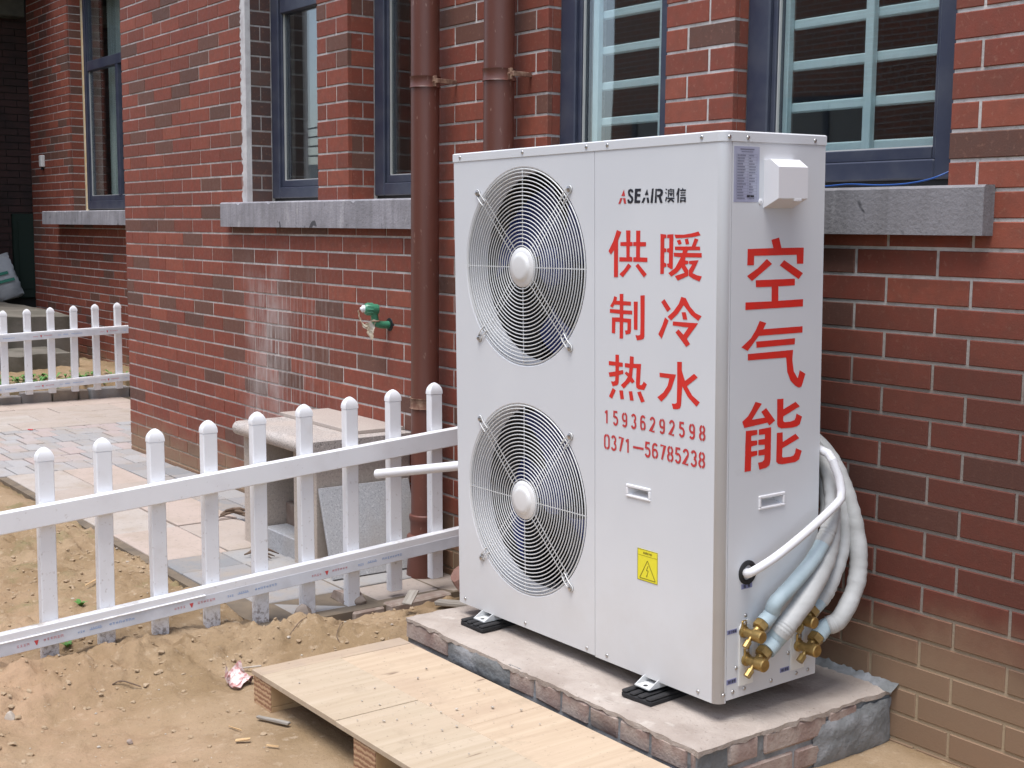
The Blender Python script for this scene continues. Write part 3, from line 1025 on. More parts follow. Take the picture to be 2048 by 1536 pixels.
l_.build('porch_lintel', M['lintel'], wing)
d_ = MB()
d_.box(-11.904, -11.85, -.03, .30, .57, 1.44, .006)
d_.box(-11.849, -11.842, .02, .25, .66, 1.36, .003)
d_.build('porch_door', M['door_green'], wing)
# small switch box on the wing wall
sw = MB()
sw.box(-.035, .035, -.04, 0, -.055, .055, .006)
s_ = sw.build('switch_box', M['switch'], None, smooth=30)
s_.location = (-10.832, FY, 1.935)
tag(s_, 'small white box fixed on the shaded brick wing beside the dark porch', 'switch')
b_ = MB()
b_.cyl((0, -.02, -.055), (0, -.02, -.085), .012, .012, 8)
b_.build('cable_gland', M['black_fill'], s_)

# porch platform and step
st = empty('porch_step', (-9.1, 0.5, 0))
tag(st, 'grey concrete porch platform with one lower step behind the far white fence', 'steps')
def rough_block(mb, x0, x1, y0, y1, z0, z1, seed, n=(10, 14), amp=.012):
    rs = random.Random(seed)
    nx, ny = n
    V, F = [], []
    for i in range(nx + 1):
        for j in range(ny + 1):
            x, y = x0 + (x1 - x0) * i / nx, y0 + (y1 - y0) * j / ny
            e = (i == nx or j == 0 or j == ny)
            V.append((x + (rs.uniform(-amp, amp) if e else 0), y, z1 + rs.uniform(-amp, amp) * .5 - (amp * .7 if e else 0)))
    for i in range(nx):
        for j in range(ny):
            a = i * (ny + 1) + j
            F.append((a, a + ny + 1, a + ny + 2, a + 1))
    o = len(V)
    edge = [i * (ny + 1) for i in range(nx + 1)] + [nx * (ny + 1) + j for j in range(1, ny + 1)] + [i * (ny + 1) + ny for i in range(nx - 1, -1, -1)] + [j for j in range(ny - 1, 0, -1)]
    for e in edge:
        V.append((V[e][0], V[e][1], z0))
    k = len(edge)
    for i in range(k):
        F.append((edge[i], edge[(i + 1) % k], o + (i + 1) % k, o + i))
    mb.add(V, F)
p_ = MB()
rough_block(p_, -6.4, -.20, -2.6, .40, -.1, .565, 3, n=(24, 20), amp=.022)
p_.build('platform', M['step'], st, smooth=40)
p_ = MB()
rough_block(p_, -.197, .33, -2.6, .24, -.1, .285, 4, n=(5, 24), amp=.022)
p_.build('step', M['step'], st, smooth=40)

# ------------------------------------------------------------------ path with its pavers
path = MB()
path.box(-8.0, -1.89, -0.905, 0.004, -.09, -.008)
path.box(-8.0, -5.572, .005, FY, -.09, -.008)
path = path.build('path', M['bed'])
tag(path, kind='structure')
def paver_mesh(lx, ly, mat, h=.05, b=.003):
    key = ('p', round(lx, 3), round(ly, 3), mat.name, h)
    if key not in _bm_cache:
        mb = MB()
        mb.box(0, lx, 0, ly, -h, 0, b)
        o = mb.build('paver', mat)
        _bm_cache[key] = o.data
        bpy.data.objects.remove(o)
    return _bm_cache[key]
prs = random.Random(21)
def paver(x0, x1, y0, y1, mat, name='paver', z=0.0, gap=.003):
    o = link(name, paver_mesh(x1 - x0 - 2 * gap, y1 - y0 - 2 * gap, mat), path)
    o.location = (x0 + gap, y0 + gap, z + prs.uniform(-.0025, .0025))
    o.rotation_euler = (prs.uniform(-.004, .004), prs.uniform(-.004, .004), prs.uniform(-.003, .003))
for k in range(4):                              # large pale slabs
    xa = -5.085 + .5425 * k
    for ya, yb in ((-.865, -.565), (-.565, -.275)):
        paver(xa, xa + .5425, ya, yb, M['slab_paver'])
for k in range(9):
    paver(-5.085 + .2411 * k, -5.085 + .2411 * (k + 1), -.275, -.14, M['grey_paver'])
    paver(-5.085 + .2411 * k, -5.085 + .2411 * (k + 1), -.14, -.002, M['grey_paver'])
for xa, xb in ((-2.915, -2.685), (-2.685, -2.42)):
    for ya, yb in ((-.865, -.60), (-.60, -.34), (-.34, -.002)):
        paver(xa, xb, ya, yb, M['grey_paver'])
for ya, yb in ((-.80, -.45), (-.45, -.20), (-.20, -.002)):
    paver(-2.42, -2.14, ya, yb, M['grey_paver'], z=-.004)
paver(-2.14, -1.95, -.42, -.15, M['slab_paver'], z=-.006)
paver(-2.14, -1.95, -.75, -.43, M['grey_paver'], z=-.006)
paver(-2.14, -1.90, -.148, -.002, M['slab_paver'], z=-.006)
for i, (xa, xb) in enumerate(((-5.335, -5.085), (-5.56, -5.335), (-5.80, -5.56), (-6.03, -5.80), (-6.27, -6.03), (-6.50, -6.27), (-6.62, -6.50))):
    y = -1.02 + (.055 if i % 2 else 0)
    top = -.002 if xa > -5.57 else FY - .01
    while y < top - .03:
        paver(xa, xb, y, min(y + .108, top), M['mixed_paver'])
        y += .108
for i in range(4):
    xa = -7.90 + .32 * i
    for j in range(5):
        ya = -1.02 + .45 * j - (.22 if i % 2 else 0)
        if ya + .45 < FY:
            paver(xa, xa + .32, ya, ya + .45, M['slab_paver'])
kr = random.Random(4)
for ya, yb, hz in ((-1.2, -.78, .06), (-.78, -.45, .065), (-.45, -.13, .06), (-.13, .033, .055), (.033, .26, .075), (.26, .452, .085), (.462, .535, .07), (.55, .86, .075), (.86, 1.12, .07)):
    mb = MB()
    mb.box(-.05, .05, 0, yb - ya - .006, -.08, hz, .006)
    o = mb.build('kerb_stone', M['kerb'] if yb != .86 else M['grey_paver'], path, smooth=30)
    o.location = (-7.965 + kr.uniform(-.012, .012), ya, 0)
    o.rotation_euler = (0, kr.uniform(-.04, .04), kr.uniform(-.05, .05))
# broken kerb at the near end of the path
for k, (x, y, lx, ly, h, mt) in enumerate(((-1.915, -.42, .06, .27, .083, 'rubble'), (-1.925, -.56, .05, .13, .075, 'rubble'))):
    mb = MB()
    mb.box(0, lx, 0, ly, -.10, h - .085, .006)
    o = mb.build('kerb_stone', M[mt], path, smooth=30)
    o.location = (x, y, .0)
    o.rotation_euler = (0, 0, .05)

# ------------------------------------------------------------------ trodden earth
def height(x, y):
    z = 0.012 + 0 * x
    n1 = fbm(x, y, 0.9, 3)
    n2 = fbm(x + 5, y + 2, 4.5, 5, .55)
    n3 = fbm(x + 11, y + 6, 22.0, 4, .6)
    infence = sstep(x, -1.86, -2.02)
    dug = np.exp(-((x + 1.72) / .30) ** 2)
    rough = 0.34 + .4 * sstep(fbm(x + 3, y + 8, 1.6, 2), -.05, .25) + .55 * infence + .5 * dug
    n4 = np.abs(fbm(x + 2, y + 9, 11.0, 4, .6))
    z = z + .05 * n1 + .072 * n2 * rough + .040 * n3 * rough + .035 * (n4 - .12) * rough
    # heap thrown up along the near side of the fence
    ridge = np.exp(-((x + 1.72 - .06 * np.sin(y * 5)) / .15) ** 2) * sstep(y, -2.1, -1.65) * sstep(y, -.62, -.9)
    z = z + ridge * (.040 + .075 * n2 + .06 * n3)
    ridge2 = np.exp(-(((x + 1.55) / .22) ** 2 + ((y + .72) / .16) ** 2))
    z = z + ridge2 * (.035 + .05 * n2)
    # rut left of the heap and trodden pale front
    z = z - .035 * np.exp(-(((x + 1.35) / .28) ** 2 + ((y + 1.65) / .3) ** 2))
    z = z - .02 * sstep(y, -1.35, -1.9) * sstep(x, -1.5, -1.1)
    # dip under the far left bay
    z = z - .02 * infence * sstep(y, -1.2, -1.6)
    # meets the plinth, wall and path
    z = z + .020 * sstep(x, -.35, .15) * sstep(y, -.9, -.4)
    near_pal = sstep(x, -1.42, -1.25) * sstep(y, -1.45, -1.3)
    z = z * (1 - .75 * near_pal) + 0.004 * near_pal
    pm = sstep(y, -.93, -.875) * sstep(x, -1.78, -1.87) * (x > -8.3)
    z = z * (1 - pm) - .075 * pm
    pm2 = sstep(x, -5.03, -5.12) * sstep(y, -1.09, -1.02) * sstep(x, -8.06, -7.99)
    z = z * (1 - pm2) - .075 * pm2
    z = z + .15 * sstep(x, -8.02, -8.70)
    edge = np.exp(-((y + .93) / .05) ** 2) * sstep(x, -1.95, -2.05) * sstep(x, -5.2, -5.1)
    z = z - .012 * edge
    return z
def earth(name, x0, x1, y0, y1, step, drop=0.0, mat='dirt'):
    nx, ny = int((x1 - x0) / step), int((y1 - y0) / step)
    X, Y = np.meshgrid(np.linspace(x0, x1, nx + 1), np.linspace(y0, y1, ny + 1), indexing='ij')
    Z = height(X, Y)
    # lower the rim so neighbouring sheets never fight
    V = np.stack([X, Y, Z - drop], -1).reshape(-1, 3)
    i, j = np.meshgrid(np.arange(nx), np.arange(ny), indexing='ij')
    a = (i * (ny + 1) + j).ravel()
    F = np.stack([a, a + ny + 1, a + ny + 2, a + 1], -1)
    me = bpy.data.meshes.new(name)
    me.vertices.add(len(V)); me.vertices.foreach_set('co', V.ravel())
    me.loops.add(F.size); me.loops.foreach_set('vertex_index', F.ravel())
    me.polygons.add(len(F)); me.polygons.foreach_set('loop_start', np.arange(0, F.size, 4))
    me.polygons.foreach_set('loop_total', np.full(len(F), 4))
    me.update(calc_edges=True)
    me.shade_smooth()
    me.materials.append(M[mat])
    return link(name, me)
tag(earth('dirt', -3.9, 1.1, -2.6, .02, .0105), kind='structure')
tag(earth('dirt', -13.0, -3.9, -3.2, .02, .05), kind='structure')
tag(earth('dirt', -9.3, -7.0, .02, FY + .03, .04), kind='structure')
tag(earth('dirt', -3.9, 3.5, -6.0, -2.6, .05, mat='ground'), kind='structure')
tag(earth('dirt', 1.1, 3.5, -2.6, .02, .05, mat='ground'), kind='structure')
def hz(x, y):
    return float(height(np.array([float(x)]), np.array([float(y)]))[0])

# loose clods and crumbs
cl = MB()
rs = random.Random(9)
ico = bmesh.new(); bmesh.ops.create_icosphere(ico, subdivisions=1, radius=1)
IV = [v.co.copy() for v in ico.verts]; IF = [tuple(v.index for v in f.verts) for f in ico.faces]
ico.free()
def clod(mb, x, y, z, r, sq=.6):
    q = Matrix.Rotation(rs.uniform(0, 6.3), 3, 'Z') @ Matrix.Rotation(rs.uniform(0, 6.3), 3, 'X')
    sx, sy = rs.uniform(.7, 1.4), rs.uniform(.7, 1.3)
    V = []
    for v in IV:
        p = q @ (v * rs.uniform(.65, 1.15))
        V.append((x + p.x * r * sx, y + p.y * r * sy, z + p.z * r * sq))
    mb.add(V, IF)
cnt = 0
while cnt < 5200:
    x, y = rs.uniform(-3.6, .4), rs.uniform(-2.4, -.35)
    if y > -.92 and x < -1.86: continue
    if x > -1.33 and y > -1.3 and x < .03: continue
    d = .45 + .55 * math.exp(-((x + 1.72) / .25) ** 2)
    if x < -2.0: d = .8
    if rs.random() > d: continue
    r = .0016 + .0105 * rs.random() ** 6
    clod(cl, x, y, hz(x, y) + r * .15, r)
    cnt += 1
tag(cl.build('dirt_clods', M['clod'], recalc=False), kind='stuff')
pb = MB()
for i in range(420):
    x, y = rs.uniform(-3.6, .4), rs.uniform(-2.4, -.35)
    if (y > -.92 and x < -1.86) or (x > -1.33 and y > -1.3): continue
    r = .002 + .006 * rs.random() ** 3
    clod(pb, x, y, hz(x, y) + r * .3, r)
for i in range(90):        # crumbs carried onto the pallet boards and plinth
    x, y = rs.gauss(-.72, .20), rs.uniform(-1.2, -.8)
    r = .0012 + .004 * rs.random() ** 3
    clod(pb, x, y, .1035 + r * .3, r)
tag(pb.build('pebbles', M['pebble'], recalc=False), kind='stuff')
wd = MB()
for i in range(260):        # scrub behind the far fence
    x, y = rs.uniform(-8.5, -8.05), rs.uniform(-.6, 1.05)
    z = hz(x, y)
    for k in range(3):
        a = rs.uniform(0, 6.3); L = rs.uniform(.02, .06)
        dx, dy = math.cos(a) * L, math.sin(a) * L
        wd.add([(x, y, z), (x + dx - dy * .25, y + dy + dx * .25, z + L * .7), (x + dx * 1.5, y + dy * 1.5, z + L * .5), (x + dx + dy * .25, y + dy - dx * .25, z + L * .7)], [(0, 1, 2, 3)])
tag(wd.build('low_weeds', M['leaf'], recalc=False), kind='stuff')
# ------------------------------------------------------------------ plinth under the heat pump
plinth = empty('brick_plinth', (-.65, -.35, 0))
tag(plinth, 'low brick and cement plinth against the wall carrying the heat pump', 'plinth')
PO = Vector((-.65, -.35, 0))
def pl_child(mb, name, mat, smooth=None):
    o = mb.build(name, mat, plinth, smooth=smooth)
    o.matrix_parent_inverse = Matrix.Translation(-PO)
    return o
PX0, PX1, PY0 = -1.292, -.020, -.708
t = MB()
rs = random.Random(33)
nx, ny = 64, 36
V, F = [], []
for i in range(nx + 1):
    for j in range(ny + 1):
        x, y = PX0 + (PX1 - PX0) * i / nx, PY0 + (.0 - PY0) * j / ny
        e = (i in (0, nx)) or j == 0
        n = float(fbm(np.array([x]), np.array([y]), 7.0, 4)[0])
        V.append((x + (rs.uniform(-.004, .004) if i in (0, nx) else 0), y + (rs.uniform(-.004, .004) if j == 0 else 0),
                  .155 + n * .010 - (.006 if e else 0)))
for i in range(nx):
    for j in range(ny):
        a = i * (ny + 1) + j
        F.append((a, a + ny + 1, a + ny + 2, a + 1))
t.add(V, F)
# skirt of the screed, ragged lower edge
edge = [i * (ny + 1) for i in range(nx + 1)] + [nx * (ny + 1) + j for j in range(1, ny + 1)]
edge2 = [j for j in range(ny, 0, -1)]
ring = edge2 + edge
o = len(V)
t.add([(V[e][0], V[e][1], V[e][2] - rs.uniform(.006, .016)) for e in ring], [])
t.f += [(ring[i], ring[i + 1], o + i + 1, o + i) for i in range(len(ring) - 1)]
t.mi += [0] * (len(ring) - 1)
pl_child(t, 'screed', M['screed'], 60)
cemb = MB()
cemb.box(PX0 + .006, PX1 - .006, PY0 + .006, -.001, -.08, .148)
pl_child(cemb, 'cement_core', M['cement'])
rb = random.Random(12)
def plinth_brick(x0, x1, y0, y1, z0, z1):
    mb = MB()
    mb.box(x0, x1, y0, y1, z0, z1, .006)
    V = []
    for p in mb.v:
        V.append((p[0] + rb.uniform(-.002, .002), p[1] + rb.uniform(-.002, .002), p[2] + rb.uniform(-.002, .002)))
    mb.v = V
    pl_child(mb, 'brick', M['plinth_brick'], 30)
for row, (z0, z1) in enumerate(((.084, .141), (.014, .072))):
    x = PX0 + .002
    first = True
    lens = [.235, .10, .20, .115, .115, .115, .115, .115, .13]
    if row: lens = [.12, .235, .235, .235, .235, .2]
    k = 0
    while x < PX1 - .03:
        L = lens[k % len(lens)]
        x1 = min(x + L, PX1 - .002)
        # a cement patch takes the place of one brick on the front
        if not (row == 0 and k in (1, 2)):
            plinth_brick(x, x1 - .008, PY0 + .001, PY0 + .10, z0, z1)
        x = x1
        k += 1
    y = PY0 + .104
    k = 0
    ys = [.11, .012, .235, .115, .17] if row == 0 else [.235, .235, .15]
    for L in ys:
        if L > .03 and y + L < -.06:
            plinth_brick(PX1 - .10, PX1 + .001, y, y + L - .008, z0, z1)
        y += L
sm = MB()        # smeared cement near the wall end and on the front
def smear(mb, fn, n, m, seed, amp):
    r2 = random.Random(seed)
    V, F = [], []
    for i in range(n + 1):
        for j in range(m + 1):
            u, v = i / n, j / m
            e = min(u, 1 - u, v, 1 - v)
            V.append(fn(u, v, (amp * (.4 + .6 * r2.random())) * min(1, e * 5) - .002 * (e < .01), r2))
    for i in range(n):
        for j in range(m):
            a = i * (m + 1) + j
            F.append((a, a + m + 1, a + m + 2, a + 1))
    mb.add(V, F)
smear(sm, lambda u, v, h, r: (PX1 + .001 + h, -.30 + .30 * u + r.uniform(-.008, .008), .0 + .135 * v * (.85 + .15 * u) + r.uniform(-.006, .006)), 14, 8, 1, .012)
pl_child(sm, 'cement_smear', M['cement'], 50)
sm = MB()
smear(sm, lambda u, v, h, r: (-1.06 + .31 * u + r.uniform(-.006, .006), PY0 + .001 - h, .07 + .075 * v + r.uniform(-.004, .004)), 12, 5, 2, .008)
pl_child(sm, 'cement_smear', M['cement'], 50)
fl = MB()        # fillet of mortar where plinth meets wall
V, F = [], []
for i in range(41):
    x = -.42 + i * .0105
    k = .5 + .5 * math.sin(i * 1.7) * math.sin(i * .63)
    for yy, zz in ((-.022 - .012 * k, .150), (-.013 - .007 * k, .157 + .003 * k), (-.006, .161 + .004 * k), (.001, .166 + .010 * k)):
        V.append((x + rs.uniform(-.003, .003), yy + rs.uniform(-.003, .002), zz + rs.uniform(-.002, .002)))
for i in range(40):
    for j in range(3):
        F.append((4 * i + j, 4 * i + 4 + j, 4 * i + 5 + j, 4 * i + 1 + j))
fl.add(V, F)
pl_child(fl, 'mortar_fillet', M['cement'], 60)

# ------------------------------------------------------------------ heat pump
W, D, H = 1.11056, .35286, 1.36861
UO = Vector((-1.214519, -.560683, .191351))
UM = Matrix(((.9999503, -.0008659572, -.009932049), (.0007265293, .9999013, -.01403321), (.00994322, .0140253, .9998522)))
hp = empty('heat_pump')
hp.matrix_world = Matrix.Translation(UO) @ UM.to_4x4()
tag(hp, 'tall white twin fan heat pump unit with red Chinese lettering standing on the plinth', 'heat pump')
FANS = ((.3390, 1.0395), (.3390, .3775))
FR = .2790
SPLIT = .6515
HL = 1.3445          # underside of the lid skirt

def plate_with_hole(mb, a0, a1, h0, h1, ca, ch, r, seg=72, y=0.0):
    angs = [2 * math.pi * i / seg for i in range(seg)]
    for ca_, ch_ in ((a0, h0), (a1, h0), (a1, h1), (a0, h1)):
        angs.append(math.atan2(ch_ - ch, ca_ - ca) % (2 * math.pi))
    angs = sorted(set(angs))
    inner, outer = [], []
    for t_ in angs:
        cx, cz = math.cos(t_), math.sin(t_)
        k = 1e9
        if cx > 1e-9: k = min(k, (a1 - ca) / cx)
        if cx < -1e-9: k = min(k, (a0 - ca) / cx)
        if cz > 1e-9: k = min(k, (h1 - ch) / cz)
        if cz < -1e-9: k = min(k, (h0 - ch) / cz)
        inner.append((ca + r * cx, y, ch + r * cz))
        outer.append((ca + k * cx, y, ch + k * cz))
    n = len(angs)
    mb.add(inner + outer, [(i, (i + 1) % n, n + (i + 1) % n, n + i) for i in range(n)])

fp = MB()
mid = .5 * (FANS[0][1] + FANS[1][1])
plate_with_hole(fp, .004, SPLIT - .001, .001, mid, *FANS[1], FR)
plate_with_hole(fp, .004, SPLIT - .001, mid, HL + .006, *FANS[0], FR)
for ca, ch in FANS:       # bell mouths pressed into the panel
    prof = [(FR, 0.0), (FR - .004, .003), (FR - .008, .012), (FR - .012, .072)]
    fp.lathe(prof, (ca, 0, ch), (0, 1, 0), 72, cap=False)
fp.poly([(.004, 0, .001), (.004, .02, .001), (.004, .02, HL + .006), (.004, 0, HL + .006)])
fp.poly([(SPLIT - .001, 0, .001), (SPLIT - .001, .02, .001), (SPLIT - .001, .02, HL + .006), (SPLIT - .001, 0, HL + .006)])
fp.poly([(.004, 0, .001), (SPLIT - .001, 0, .001), (SPLIT - .001, .02, .001), (.004, .02, .001)])
fanp = fp.build('fan_panel', M['cabinet'], hp, smooth=40)

# service panel wraps the rounded front corner
HH = (.7775, .869, .4605, .4935)       # hand hold hole a0 a1 h0 h1
sp = MB()
RC = .022
a0, h0, h1 = SPLIT + .0008, -.0015, HL + .006
xs_ = [a0, HH[0] + .006, HH[1] - .006, W - RC]
zs_ = [h0, HH[2] + .005, HH[3] - .005, h1]
for i in range(3):
    for j in range(3):
        if (i, j) != (1, 1):
            sp.poly([(xs_[i], 0, zs_[j]), (xs_[i + 1], 0, zs_[j]), (xs_[i + 1], 0, zs_[j + 1]), (xs_[i], 0, zs_[j + 1])])
arc = [(W - RC + RC * math.sin(t_), RC - RC * math.cos(t_)) for t_ in [i * math.pi / 2 / 10 for i in range(11)]] + [(W, .0268)]
for (x0, y0), (x1, y1) in zip(arc, arc[1:]):
    sp.poly([(x0, y0, h0), (x1, y1, h0), (x1, y1, h1), (x0, y0, h1)])
sp.poly([(a0, 0, h0), (a0, .02, h0), (a0, .02, h1), (a0, 0, h1)])
sp.poly([(W, .0268, h0), (W - .015, .0268, h0), (W - .015, .0268, h1), (W, .0268, h1)])
sp.poly([(a0, 0, h0)] + [(x, y, h0) for x, y in arc[1:]] + [(W - .02, .0268, h0), (a0, .02, h0)])
bmt = sp.build('service_panel', M['cabinet'], hp)
bm = bmesh.new(); bm.from_mesh(bmt.data); bmesh.ops.remove_doubles(bm, verts=bm.verts, dist=1e-5)
bmesh.ops.recalc_face_normals(bm, faces=bm.faces); bm.to_mesh(bmt.data); bm.free()
for f_ in bmt.data.polygons:
    f_.use_smooth = max(abs(f_.normal.x), abs(f_.normal.y), abs(f_.normal.z)) < .9999

sdp = MB()           # side panel with hand hold and notch for the valve plates
HS = (.1325, .2255, .4625, .4970)
ys_ = [.0284, HS[0] + .006, HS[1] - .006, D]
zs_ = [.004, HS[2] + .005, HS[3] - .005, HL + .006]
for i in range(3):
    for j in range(3):
        if (i, j) != (1, 1):
            sdp.poly([(W, ys_[i], zs_[j]), (W, ys_[i + 1], zs_[j]), (W, ys_[i + 1], zs_[j + 1]), (W, ys_[i], zs_[j + 1])])
sdp.poly([(W, .0284, .004), (W - .012, .0284, .004), (W - .012, .0284, HL), (W, .0284, HL)])
sdp.poly([(W, D, .004), (W - .02, D, .004), (W - .02, D, HL), (W, D, HL)])
sdp.poly([(W, .0284, .004), (W, D, .004), (W - .02, D, .004), (W - .02, .0284, .004)])
sdp.build('side_panel', M['cabinet'], hp)
lp = MB()
lp.box(.001, .0038, .001, D, .001, HL + .006)
lp.build('side_panel', M['cabinet'], hp)
bp = MB()
bp.box(.004, W - .021, D - .03, D - .002, .02, HL + .004)
bp.build('back_coil', M['coil'], hp)
ba = MB()
ba.box(.006, W - .006, .0215, D - .004, .001, .018)
ba.box(.20, .30, .006, .0214, .002, .012)
ba.build('base_tray', M['cabinet'], hp)
inn = MB()
inn.box(SPLIT - .01, SPLIT - .004, .022, D - .031, .02, HL)
inn.box(.0039, .010, .09, D - .031, .02, HL)
inn.build('inner_wall', M['cabinet_in'], hp)
# lid with a rounded front corner
ld = MB()
e = .002
oa = [(W - RC + (RC + e) * math.sin(t_), RC - (RC + e) * math.cos(t_)) for t_ in [i * math.pi / 2 / 8 for i in range(9)]]
outline = [(0, -e)] + oa + [(W + e, D + e), (0, D + e)]
n = len(outline)
lo_ = [(x, y, HL) for x, y in outline]
cx_, cy_ = W / 2, D / 2
hi_ = [(x, y, H - .003) for x, y in outline]
top_ = [(x + (.003 if x < cx_ else -.003), y + (.003 if y < cy_ else -.003), H) for x, y in outline]
ld.add(lo_ + hi_ + top_, [(i, (i + 1) % n, n + (i + 1) % n, n + i) for i in range(n)] +
       [(n + i, n + (i + 1) % n, 2 * n + (i + 1) % n, 2 * n + i) for i in range(n)] +
       [tuple(range(2 * n, 3 * n)), tuple(range(n - 1, -1, -1))])
ld.build('lid', M['cabinet'], hp, smooth=35)

# screws
sm_ = MB()
sm_.lathe([(.0052, 0), (.0050, .0014), (.0040, .0026), (.0020, .0033)], (0, 0, 0), (0, -1, 0), 10)
scr = sm_.build('screw', M['screw'], hp, smooth=40)
first = True
def screw(a, y, h, side=False):
    global first
    o = scr if first else link('screw', scr.data, hp)
    first = False
    o.location = (a, y, h)
    if side:
        o.rotation_euler = (0, 0, math.pi / 2)
for a in (.0384, .3449, .6207, .7039, 1.0413):
    screw(a, -.002, 1.3565)
for a, h in ((.0341, .018), (.3402, .0155), (.6174, .0135), (.7006, .0147), (1.0429, .0147)):
    screw(a, 0, h)
for y in (.0162, .0773, .3113):
    screw(W + .002, y, 1.354, True)
for y, h in ((.0502, .0217), (.0903, .0216), (.187, .0206), (.2797, .0199), (.3234, .0197), (.0922, .2065), (.0613, .0799), (.2482, .079), (.0185, .0203)):
    screw(W, y, h, True)

# fans behind the grilles
for k, (ca, ch) in enumerate(FANS):
    rot = MB()
    rot.lathe([(.058, 0), (.056, -.035), (.045, -.042), (.0, -.044)], (ca, .135, ch), (0, 1, 0), 28)
    rt = rot.build('fan_rotor', M['fan_blue'], hp, smooth=40)
    for b in range(3):
        bl = MB()
        V, F = [], []
        base = b * 2 * math.pi / 3 + (0.25 if k == 0 else 1.15)
        nr, na = 8, 12
        for i in range(nr + 1):
            rr = .052 + (.252 - .052) * i / nr
            w_ = R(34 + 44 * (i / nr) ** .8)
            sweep = R(16) * (i / nr)
            for j in range(na + 1):
                t_ = j / na
                an = base + sweep + (t_ - .5) * w_
                y_ = .135 + (.5 - t_) * (.11 - .02 * i / nr) - .012 * math.sin(t_ * math.pi)
                V.append((ca + rr * math.cos(an), y_, ch + rr * math.sin(an)))
        for i in range(nr):
            for j in range(na):
                q = i * (na + 1) + j
                F.append((q, q + 1, q + na + 2, q + na + 1))
        nV = len(V)
        V += [(x, y + .004, z) for x, y, z in V]
        F += [tuple(nV + q for q in reversed(f)) for f in F]
        bl.add(V, F)
        bl.build('fan_blade', M['fan_blue'], rt, smooth=60, recalc=False)
    mo = MB()
    mo.box(ca - .05, ca + .05, .20, .206, ch - .30, ch + .29)
    mo.cyl((ca, .18, ch), (ca, .23, ch), .05, .05, 20)
    mo.build('motor_bracket', M['cabinet_in'], hp)
    # wire guard
    gr = MB()
    wr = .00155
    RO = .2735
    YG = -.0015
    def ring(rad, y, r=wr, seg=88):
        P = [(ca + rad * math.cos(2 * math.pi * i / seg), y, ch + rad * math.sin(2 * math.pi * i / seg)) for i in range(seg)]
        gr.tube(P, r, 6, closed=True)
    nring = 20
    for i in range(nring):
        rad = .0605 + (RO - .011 - .0605) * i / (nring - 1)
        ring(rad, YG - .0015 * (1 - (rad / RO) ** 2))
    ring(RO - .002, YG + .003, .0022)
    ring(RO - .001, YG + .011)
    ring(RO, YG + .019)
    def spoke(an, off=0.0, out=RO, r=wr):
        c_, s_ = math.cos(an), math.sin(an)
        P = []
        for rr in (.050, .12, .18, .23, out - .004):
            P.append((ca + rr * c_ - off * s_, YG + .0036 - .0015 * (1 - (rr / RO) ** 2), ch + rr * s_ + off * c_))
        if out >= RO:
            P += [(ca + (RO + .001) * c_ - off * s_, YG + .012, ch + (RO + .001) * s_ + off * c_)]
        gr.tube(P, r, 6)
    for q in range(4):
        spoke(q * math.pi / 2)
    for q in range(4):
        an = math.pi / 4 + q * math.pi / 2
        c_, s_ = math.cos(an), math.sin(an)
        for off in (-.0095, .0095):
            spoke(an, off, r=.0013)
        # hairpin foot running out to the fixing screw
        P = []
        for off, rr, y in ((-.0085, .255, -.003), (-.0085, .272, -.005), (-.008, .286, -.005), (-.0085, .297, -.0025)):
            P.append((off, rr, y))
        loop = [(-.0085 * math.cos(t_), .299 + .0085 * math.sin(t_), -.0025) for t_ in [i * math.pi / 8 for i in range(1, 8)]]
        P = P + loop + [(-o_, rr, y) for o_, rr, y in reversed(P)]
        gr.tube([(ca + rr * c_ - o_ * s_, y, ch + rr * s_ + o_ * c_) for o_, rr, y in P], .0018, 6)
    guard = gr.build('fan_grille', M['wire'], hp, smooth=60, recalc=False)
    hb = MB()
    hb.lathe([(.0560, .010), (.0560, -.001), (.0545, -.003), (.0430, -.0042), (.0400, -.0055), (.0375, -.0095), (.0340, -.0120), (.0270, -.0130), (0.0005, -.0133)],
             (ca, YG, ch), (0, 1, 0), 48)
    hb.build('hub_cap', M['hub'], guard, smooth=50)
    for q in range(4):
        an = math.pi / 4 + q * math.pi / 2
        s2 = MB()
        x_, z_ = ca + .2985 * math.cos(an), ch + .2985 * math.sin(an)
        s2.lathe([(.011, .001), (.011, -.001), (.0075, -.0015), (.0072, -.007), (.004, -.009)], (x_, -.0005, z_), (0, 1, 0), 12)
        s2.build('grille_screw', M['screw'], guard, smooth=40)

